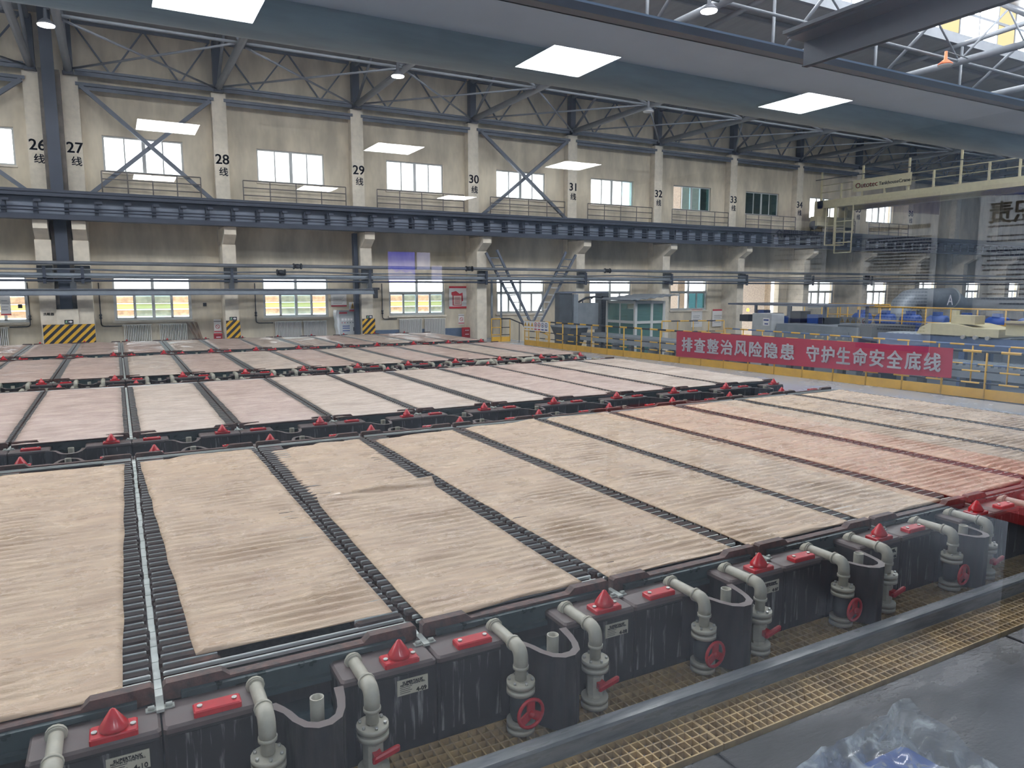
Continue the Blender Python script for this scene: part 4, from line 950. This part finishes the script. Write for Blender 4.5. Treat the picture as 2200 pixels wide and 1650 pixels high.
# ------------------------------------------------------------------ the cloths covering the cells
def cloth(c4, z0, nx, ny, seed, m, label, creases=(), ripple=.009, group='filter cloths over the cells', lift=None):
    rr = random.Random(seed); (fl, fr, bl, br) = c4; q = MB(); top = []
    ph = rr.uniform(0, 6)
    for j in range(ny+1):
        v = j/ny
        for i in range(nx+1):
            u = i/nx
            x = (fl[0]*(1-u)+fr[0]*u)*(1-v)+(bl[0]*(1-u)+br[0]*u)*v
            y = (fl[1]*(1-u)+fr[1]*u)*(1-v)+(bl[1]*(1-u)+br[1]*u)*v
            n1 = noise.noise((x*1.3+seed, y*.8, 0)); n2 = noise.noise((x*3+seed, y*7, 5)); n3 = noise.noise((x*.8, y*2.2+seed, 9))
            edge = min(u, 1-u)
            x += .012*noise.noise((seed, y*2.2, u))*(1 if edge < .02 else .3)
            if v < .001 or v > .999: y += .02*noise.noise((x*2.5, seed, v))
            amp = ripple*(.5+1.1*(.5+.5*n3))
            n4 = noise.noise((x*1.7+seed*3, y*1.7, 3)); n5 = noise.noise((x*2.2-y*1.5+seed, (y+x)*6, 8))
            z = z0 + amp*(.35+1.3*max(0,.5+n4))*math.sin(2*PI*(y+.07*n1+.03*n3)/.103+ph) + .012*n1 + .006*n2 + .004*n5
            for (cx, cy, an, ln, hh) in creases:
                dx, dy = x-cx, y-cy; a = dx*math.cos(an)+dy*math.sin(an); p_ = -dx*math.sin(an)+dy*math.cos(an)
                z += hh*math.exp(-(p_/.016)**2)*max(0, 1-(a/ln)**2) if abs(a) < ln else 0
            if edge == 0 or v in (0.0, 1.0): z = z0-.008
            if lift: z += lift(u, v)
            top.append((x, y, max(z, z0-.013)))
    W = nx+1
    q.add(top, [(j*W+i, j*W+i+1, (j+1)*W+i+1, (j+1)*W+i) for j in range(ny) for i in range(nx)], 0, True)
    o = len(q.v); rim = [i for i in range(W)]+[j*W+nx for j in range(1, ny+1)]+[ny*W+i for i in range(nx-1, -1, -1)]+[j*W for j in range(ny-1, 0, -1)]
    low = [(top[k][0], top[k][1], top[k][2]-.006) for k in rim]; n = len(rim)
    q.v += low
    for k in range(n): q.f.append((rim[k], o+k, o+(k+1)%n, rim[(k+1)%n])); q.mi.append(0); q.sm.append(False)
    return tag(q.build('filter_cloth', m), label, 'cloth', group)
NEAR = {-1:((.06,.22),(1.24,.23),(.10,5.62),(1.30,5.62)), 0:((.20,.47),(1.33,.46),(.06,5.62),(1.315,5.72)), 1:((.06,.23),(1.225,.27),(.10,5.5),(1.285,5.7)),
        2:((.05,.25),(1.24,.26),(.05,5.5),(1.235,5.68)), 3:((.0,.24),(1.22,.27),(.05,5.68),(1.29,5.8)), 4:((-.04,.24),(1.16,.25),(.06,5.75),(1.25,5.85)),
        5:((-.03,.25),(1.25,.26),(.0,5.75),(1.22,5.85))}
for r, y0, turned, first, sy in ROWS:
    for i in range(first, LAST+1):
        xs = XS0+PITCH_X*i; rr = random.Random(hash((r, i)) % 99991 if False else (len(r)*131+i*17))
        c = NEAR.get(i) if r == 'nearest' else None
        if c is None:
            a = .09+rr.uniform(-.04,.05); e = 1.30+rr.uniform(-.05,.05)
            f0 = (.25 if r == 'nearest' else .14)+rr.uniform(-.03,.05); b0 = (5.75 if r == 'nearest' else 5.72)*sy+rr.uniform(-.06,.06)
            c = ((a+rr.uniform(-.02,.02),f0),(e+rr.uniform(-.02,.02),f0+rr.uniform(-.02,.04)),(a,b0),(e,b0+rr.uniform(-.03,.03)))
        c = [(p[0]+xs, p[1]+y0) for p in c]
        nx, ny = {'nearest':(24,440),'second':(12,330),'third':(10,200),'farthest':(8,140)}[r]
        if r == 'nearest' and i > 4: nx, ny = 16, 380
        cr = []
        if r == 'nearest':
            for k in range(3): cr.append((xs+rr.uniform(.3,1.1), y0+rr.uniform(.5,1.5) if k < 2 else y0+rr.uniform(2,5), rr.choice((.5,.9,1.9,2.4)), rr.uniform(.15,.4), rr.uniform(.008,.02)))
        mm = CLOTH[0] if r == 'nearest' else CLOTH[1] if (i < 0 or rr.random() < .5) else CLOTH[2]
        if r == 'nearest' and i == 1:
            full = c
            cA = (c[0], c[1], (c[0][0]+(c[2][0]-c[0][0])*.5, y0+3.02), (c[1][0]+(c[3][0]-c[1][0])*.5+.03, y0+3.12))
            cB = ((cA[2][0]+.01, y0+2.75), (cA[3][0]-.03, y0+2.8), c[2], c[3])
            cloth(cB, .064, nx, 230, 5, mm, 'tan cloth tucked under a raised cloth edge, far half of the cell with the fold')
            cloth(cA, .076, nx, 230, 6, mm, 'tan cloth with a raised curling back edge, near half of the third cell', cr,
                  lift=lambda u, v: .055*max(0, (v-.955)/.045)**1.5*(1+.5*u) if v > .955 else 0)
        else:
            extra = {(('nearest'),0):'its corner folded above bare lugs', }.get((r, i))
            cloth(c, .070, nx, ny, i*7+len(r), mm, 'wet tan cloth over the cell '+where(i, first, r), cr, ripple=.009 if r == 'nearest' else .012)

# ------------------------------------------------------------------ feed pipes with valves at the open ends of the cells
def bend(pts, rad, n=5):
    out = [Vector(pts[0])]
    for a, p, c in zip(pts, pts[1:], pts[2:]):
        a, p, c = Vector(a), Vector(p), Vector(c); d0 = (a-p).normalized(); d1 = (c-p).normalized()
        s, e = p+d0*rad, p+d1*rad
        for k in range(n+1):
            u = k/n; out.append(s*(1-u)**2 + p*2*u*(1-u) + e*u*u)
    return out+[Vector(pts[-1])]
PME = {}
PY = -.265
PME['pipe'] = MB().tube(bend([(0,.10,-.16),(0,.10,.02),(0,PY,.02),(0,PY,-.16)], .05), .034, 14).mesh('pipe_run', M['pipe'])
PME['elbow'] = MB().tube(bend([(0,.10,-.06),(0,.10,.02),(0,.045,.02)], .05), .043, 14).lathe([(.047,-.006),(.047,.012)], 14, at=(0,.06,.02), axis='y').mesh('elbow_fitting', M['pipe'])
PME['elbow2'] = MB().tube(bend([(0,PY+.09,.02),(0,PY,.02),(0,PY,-.085)], .06), .042, 14).lathe([(.046,-.012),(.046,.006)], 14, at=(0,PY+.09,.02), axis='y').lathe([(.046,-.095),(.046,-.075)], 14, at=(0,PY,0)).mesh('elbow_fitting', M['pipe'])
def fl(q, z, r=.083): return q.lathe([(r,z-.014),(r,z+.014)], 20, at=(0,PY,0))
PME['flU'] = fl(fl(MB(), -.18), -.222).lathe([(.05,-.21),(.05,-.19)], 14, at=(0,PY,0)).mesh('flange_pair', M['pipe'])
PME['flL'] = fl(fl(MB(), -.418), -.456).lathe([(.05,-.46),(.05,-.41)], 14, at=(0,PY,0)).mesh('flange_pair', M['pipe'])
q = MB()
for z in (-.166, -.434):
    for k in range(6): a = PI/6+k*PI/3; q.lathe([(.009,z),(.009,z+.014)], 6, at=(.066*math.cos(a),PY+.066*math.sin(a),0))
PME['bolt'] = q.mesh('flange_bolts', M['bolt'])
PME['tail'] = MB().tube([(0,PY,-.456),(0,PY,-.6)], .034, 12).mesh('tail_pipe', M['pipe'])
PME['bodyA'] = MB().lathe([(.05,-.405),(.062,-.37),(.066,-.32),(.062,-.27),(.05,-.235)], 14, at=(0,PY,0)).lathe([(.03,-.0),(.05,.02),(.05,.05),(.02,.06),(.012,.11)], 12, at=(.0,PY,-.32), axis='x').mesh('valve_body', M['pipe_d'])
q = MB(); rw = .082
ring = [(.085, rw*math.cos(2*PI*k/20), rw*math.sin(2*PI*k/20)) for k in range(21)]
q.tube([(.105,PY+b,-.32+c) for _, b, c in ring], .0105, 8, cap=False)
for k in range(3): a = PI/2+k*2*PI/3; q.beam((.105,PY,-.32), (.105,PY+rw*math.cos(a),-.32+rw*math.sin(a)), .05, .012, up=(1,0,0))
q.lathe([(.022,-.012),(.022,.015),(.012,.02)], 12, at=(.105,PY,-.32), axis='x')
rot = Matrix.Rotation(-1.5, 4, 'Z'); c0 = Vector((0,PY,0)); q.v = [tuple(rot @ (Vector(p)-c0) + c0) for p in q.v]
PME['wheel'] = q.mesh('hand_wheel', M['redw'])
PME['bodyB'] = MB().lathe([(.05,-.405),(.048,-.385),(.055,-.38),(.055,-.265),(.048,-.26),(.05,-.235)], 8, at=(0,PY,0), smooth=False).mesh('valve_body', M['pipe'])
q = MB(); q.bev(-.03, .115, PY-.1, PY-.07, -.325, -.295, .008); q.box(-.02,.02,PY-.08,PY-.04,-.33,-.29)
q.v = [(x, y, z+.25*x) for x, y, z in q.v]; PME['lever'] = q.mesh('lever_handle', M['redw'])
PROTO = {}
def feed_pipe(kind, label, loc, rz):
    if kind not in PROTO:
        t = thing('feed_pipe', label, 'pipe', loc, rz, 'beige feed pipes with valves')
        for k in ('pipe','elbow','elbow2','flU','flL','bolt','tail', 'bodyA' if kind == 'wheel' else 'bodyB'):
            link(PME[k].name.split('.')[0], PME[k], t)
        k = 'wheel' if kind == 'wheel' else 'lever'; o = link(PME[k].name.split('.')[0], PME[k], t)
        o['label'] = 'red round hand wheel' if kind == 'wheel' else 'red lever handle'
        PROTO[kind] = t; return t
    return dup(PROTO[kind], label, loc, rz)
for r, y0, turned, first, sy in ROWS[:3]:
    for i in range(first, LAST+1):
        xs = XS0+PITCH_X*i
        for kind, xl in (('wheel', .445), ('lever', .965)):
            wd = 'wheel' if kind == 'wheel' else 'lever'
            lb = 'beige pipe with red %s, cell ' % wd + where(i, first, r)
            if turned: feed_pipe(kind, lb, (xs+PITCH_X-xl, y0+LEN, 0), PI)
            else: feed_pipe(kind, lb, (xs+xl, y0, 0), 0)
# loose joints lying in the aisle between the second and third rows
for x, y, lb in ((8.9,14.25,'loose beige pipe bend lying in the aisle beside a red cone'), (10.4,14.3,'second loose beige pipe bend in the aisle near the row end')):
    q = MB(); q.tube(bend([(x-.25,y,-.1),(x-.25,y,.05),(x+.25,y,.05),(x+.25,y,-.1)], .12), .06, 12); tag(q.build('pipe_bend', M['pipe']), lb, 'pipe')

# ------------------------------------------------------------------ near aisle: gratings, kerb, mats, plastic-wrapped crate
GM = {}
def grating_mesh(y0, y1, wd=1.39):
    q = MB(); n = int(round(wd/.058)); mrow = int(round((y1-y0)/.058))
    for k in range(n+1): x = wd*k/n; q.box(x-.0045, x+.0045, y0, y1, -.04, 0)
    for k in range(mrow+1): y = y0+(y1-y0)*k/mrow; q.box(0, wd, y-.0045, y+.0045, -.04, 0)
    return q.mesh('floor_grating', M['grate'])
g1, g2 = grating_mesh(-.488, -.12), grating_mesh(-.915, -.605)
for i in range(-1, 9):
    x = XS0+PITCH_X*i
    for me, wh in ((g1, 'inside kerb, cell '), (g2, 'outside kerb, cell ')):
        tag(link('floor_grating', me, None, (x, 0, -.485)), 'yellow floor grating '+wh+where(i, -1, 'nearest'), 'grating', 'floor gratings along the near aisle')
t = thing('kerb_rail', 'long grey kerb beam running between the two strips of floor grating', 'kerb', (0,0,0))
q = MB(); q.prism([(-.60,-.56),(-.60,-.39),(-.59,-.375),(-.505,-.375),(-.49,-.39),(-.49,-.56)], -2, 14.2, axis='x'); q.build('kerb_beam', M['kerb'], t)
b = MB()
for k in range(6): b.bev(-3+2.9*k, -.13+2.9*k, -2.2, -.935, -.53, -.505, .006)
for k in range(6): b.bev(-1.6+2.9*k, 1.27+2.9*k, -3.18, -2.21, -.53, -.505, .006)
o = b.build('wet_floor_mats', M['wet']); tag(o, 'wet black floor mats covering the near walkway', 'floor mat', kind='structure')
t = thing('wrapped_crate', 'blue crate under a clear plastic sheet on the near floor', 'crate', (0,0,0))
q = MB(); q.bev(1.32, 2.97, -2.78, -1.87, -.505, .055, .02); q.build('crate_body', M['boxblue'], t)
q = MB(); q.box(1.75, 2.75, -2.6, -2.08, .055, .065); q.build('pale_board', M['sign'], t)
q = MB(); nx, ny = 46, 34; vs = []
for j in range(ny+1):
    for i in range(nx+1):
        u, v = i/nx, j/ny; x = 1.25+(3.07-1.25)*u; y = -2.85+(-1.8+2.85)*v
        e = min(1-u, 1-v)
        d = math.hypot(1-u, (1-v)*.6)
        h = .03+.145*math.exp(-d*4.5)+.035*math.exp(-e*16)+.03*noise.noise((x*5,y*5,2))+.02*noise.noise((x*13,y*13,4))+.012*math.sin(math.atan2(1-v+.02,1-u+.02)*22)*math.exp(-d*1.5)
        vs.append((x, y, max(h,.075)))
W = nx+1
q.add(vs, [(j*W+i, j*W+i+1, (j+1)*W+i+1, (j+1)*W+i) for j in range(ny) for i in range(nx)], 0, True)
for side in ('x','y'):
    vs = []; n = ny if side == 'x' else nx
    for k in range(n+1):
        p = Vector(q.v[k*W+nx] if side == 'x' else q.v[ny*W+k])
        for j in range(9):
            f = j/8; wv = .03*noise.noise((k*.35,f*3,7+len(side)))+.02*math.sin(k*.9+f*2)*f
            vs.append((p.x+(wv if side == 'x' else 0), p.y+(wv if side == 'y' else 0), p.z*(1-f)+(-.5)*f))
    fs = [(k*9+j, k*9+j+1, (k+1)*9+j+1, (k+1)*9+j) for k in range(n) for j in range(8)]
    q.add(vs, fs, 0, True)
q.build('plastic_cover', M['film'], t)

# ------------------------------------------------------------------ steel deck over the near aisle and its bracket beam
t = thing('overhead_deck', 'long flat grey steel deck hung above the near aisle', 'deck', (0,0,0))
q = MB(); q.box(-9, 40, -.02, .80, 3.62, 3.70); q.build('deck_plate', M['slab'], t)
q = MB(); q.box(-9, 40, -.11, -.02, 3.60, 3.63); q.box(-9, 40, -.035, -.02, 3.60, 3.68); q.build('edge_angle', M['ibeam'], t)
q = MB(); q.tube([(-9,.75,3.62),(40,.75,3.62)], .17, 20); q.build('lagged_pipe', M['tubeg'], t)
q = MB(); q.box(-9, 40, .93, .97, 3.56, 3.64); q.box(-9,40,.93,1.08,3.56,3.575); q.build('green_edge', M['greenb'], t)
t = thing('bracket_beam', 'dark steel I beam reaching out to the edge of the grey deck', 'beam', (0,0,0))
q = MB(); q.box(3.62, 3.98, -3.2, -.42, 3.58, 3.60); q.box(3.62, 3.98, -3.2, -.42, 3.36, 3.38) if False else None
q.box(3.66, 3.98, -3.2, -.42, 3.565, 3.595); q.box(3.81, 3.835, -3.2, -.42, 3.42, 3.57); q.box(3.80, 3.845, -3.2, -.42, 3.42, 3.425); q.build('beam_section', M['ibeam'], t)

# ------------------------------------------------------------------ the control room this picture is taken from (seen only as reflections in its window)
YP = -3.2
b = MB(); b.quad((-1.3,-3.25,.8),(2.7,-3.25,.8),(2.7,-3.25,3.5),(-1.3,-3.25,3.5)); o = b.build('window_observation', M['pane']); o['kind'] = 'structure'
b = MB(); b.box(-3.5, 8.2, -19, -3.3, .42, .567); struct('floor_control_room', b, M['cr_floor'])
b = MB(); b.box(-3.5, 8.2, -19, -3.3, 3.83, 3.95); struct('ceiling_control_room', b, M['cr_ceil'])
b = MB(); b.box(8.0, 8.2, -19, -3.3, .567, 3.83); struct('wall_control_room_right', b, M['cr_wall'])
b = MB(); b.box(-3.6, -3.5, -19, -3.3, .567, 3.83); struct('wall_control_room_left', b, M['cr_wall'])
b = MB(); b.box(-3.5, 8.0, -19.1, -19, .567, 3.83); struct('wall_control_room_back', b, M['cr_wall'])
MIR = lambda y: 2*(YP-.05)-y
for r_, yv in enumerate((1.30, 5.31, 9.48, -2.35)):  # last row stays out of sight, added to brighten the reflected room
    for c_, x in enumerate((.61, 3.19, 5.87)):
        if r_ == 2: x += .05
        t = thing('ceiling_light', 'square white ceiling light panel, %s column of %s row' % (['left','middle','right'][c_], ['the nearest','the second','the third','the added unseen window side'][r_]), 'ceiling light', (x, MIR(yv), 3.82), 0, 'control room ceiling lights')
        q = MB(); q.box(-.30, .30, -.30, .30, -.012, -.004); q.build('diffuser', M['panel'], t)
        q = MB()
        for a in ((-.31,-.30,-.31,.31),(.30,.31,-.31,.31),(-.30,.30,-.31,-.30),(-.30,.30,.30,.31)): q.box(*a, -.014, .01)
        q.build('frame', M['white'], t)
for k, (x, yv) in enumerate(((6.9,-1.75),(6.9,-2.7),(-2.0,1.3),(-2.0,5.3))):  # further unseen panels, added to lift the poster wall and the room
    t = thing('ceiling_light', 'unseen square fill light added to the ceiling, '+['close to the poster wall','in the corner by the window','on the left side near the window','on the left side farther back'][k], 'ceiling light', (x, MIR(yv), 3.82), 0, 'control room ceiling lights')
    q = MB(); q.box(-.30, .30, -.30, .30, -.012, -.004); q.build('diffuser', M['panel'], t)
    q = MB()
    for a in ((-.31,-.30,-.31,.31),(.30,.31,-.31,.31),(-.30,.30,-.31,-.30),(-.30,.30,.30,.31)): q.box(*a, -.014, .01)
    q.build('frame', M['white'], t)
def poster(yv0, yv1, z0, z1, head, lb, lines):
    ya, yb = MIR(yv0), MIR(yv1); lo, hi = min(ya, yb), max(ya, yb); X = 7.97
    t = thing('wall_poster', lb, 'poster', (X, (lo+hi)/2, z0), 0, 'posters in the control room'); wd = hi-lo; h = z1-z0
    q = MB(); q.box(-.012, .0, -wd/2, wd/2, 0, h); q.build('sheet', M['paper'], t)
    q = MB(); q.prism([(-wd/2,h),(wd/2,h),(wd/2,h*.86),(0,h*.9),(-wd/2,h*.93)], -.016, -.0125, axis='x'); q.build('blue_header', M['posterblue'], t)
    q = MB(); q.prism([(-wd/2,0),(wd/2,0),(wd/2,h*.05),(0,h*.03),(-wd/2,h*.07)], -.016, -.0125, axis='x'); q.build('blue_footer', M['posterblue'], t)
    text('poster_title', head, M['navy'], (-.017, 0, h*.80), (0,-1,0), (0,0,1), width=wd*.82, parent=t, bold=.02)
    rr = random.Random(len(head)); k = 0; z = .73
    while z > .12 and k < lines:
        f = rr.uniform(.3,1) if k % 3 == 2 else .98; q = MB(); a = wd*.43
        while a > wd*.43-wd*.86*f:
            s = rr.uniform(.02,.035)*wd/.9; q.box(-.016, -.0125, a-s, a, h*z, h*z+h*.0105); a -= s+.008
        q.build('print_line', M['navy'], t); k += 1; z -= .62/lines
poster(1.2, 2.12, 1.35, 3.11, '槽面管理及运行岗位安全操作规程', 'white poster with blue header, middle one on the right wall', 30)
poster(2.62, 3.52, 1.62, 3.10, '电解车间简介', 'white poster with blue header, farthest on the right wall', 14)
poster(-.35, .77, 1.70, 3.12, '岗位职责', 'white poster with blue header, nearest on the right wall', 18)
t = thing('red_table', 'long table with a red top in the control room', 'table', (0,0,0))
q = MB(); q.box(3.02, 3.98, MIR(.62), MIR(-2.35), 1.16, 1.2); q.build('table_top', M['redtop'], t)
for x in (3.1, 3.9):
    for y in (MIR(.5), MIR(-2.2)): q = MB(); q.box(x-.03, x+.03, y-.03, y+.03, .567, 1.16); q.build('leg', M['wood'], t)
t = thing('wall_screen', 'wide screen with a blue picture on the control room back wall', 'screen', (0,-18.97,0))
q = MB(); q.box(5.5, 7.2, -.0, .05, 2.2, 2.92); q.build('screen_case', M['black'], t)
q = MB(); q.quad((5.52,.052,2.22),(6.17,.052,2.22),(6.17,.052,2.9),(5.52,.052,2.9)); q.build('picture', M['screen'], t)
q = MB(); q.prism([(5.52,2.24),(6.17,2.24),(6.17,2.38),(6.05,2.46),(5.95,2.42),(5.82,2.48),(5.7,2.43),(5.6,2.52),(5.52,2.44)], .054, .056, axis='y'); q.build('picture_mountains', M['screen2'], t)
q = MB(); q.quad((6.22,.052,2.5),(6.55,.052,2.5),(6.55,.052,2.9),(6.22,.052,2.9)); q.quad((6.58,.052,2.22),(6.85,.052,2.22),(6.85,.052,2.6),(6.58,.052,2.6)); q.build('picture_pale_panels', M['screen2'], t)
bpy.context.view_layer.update()
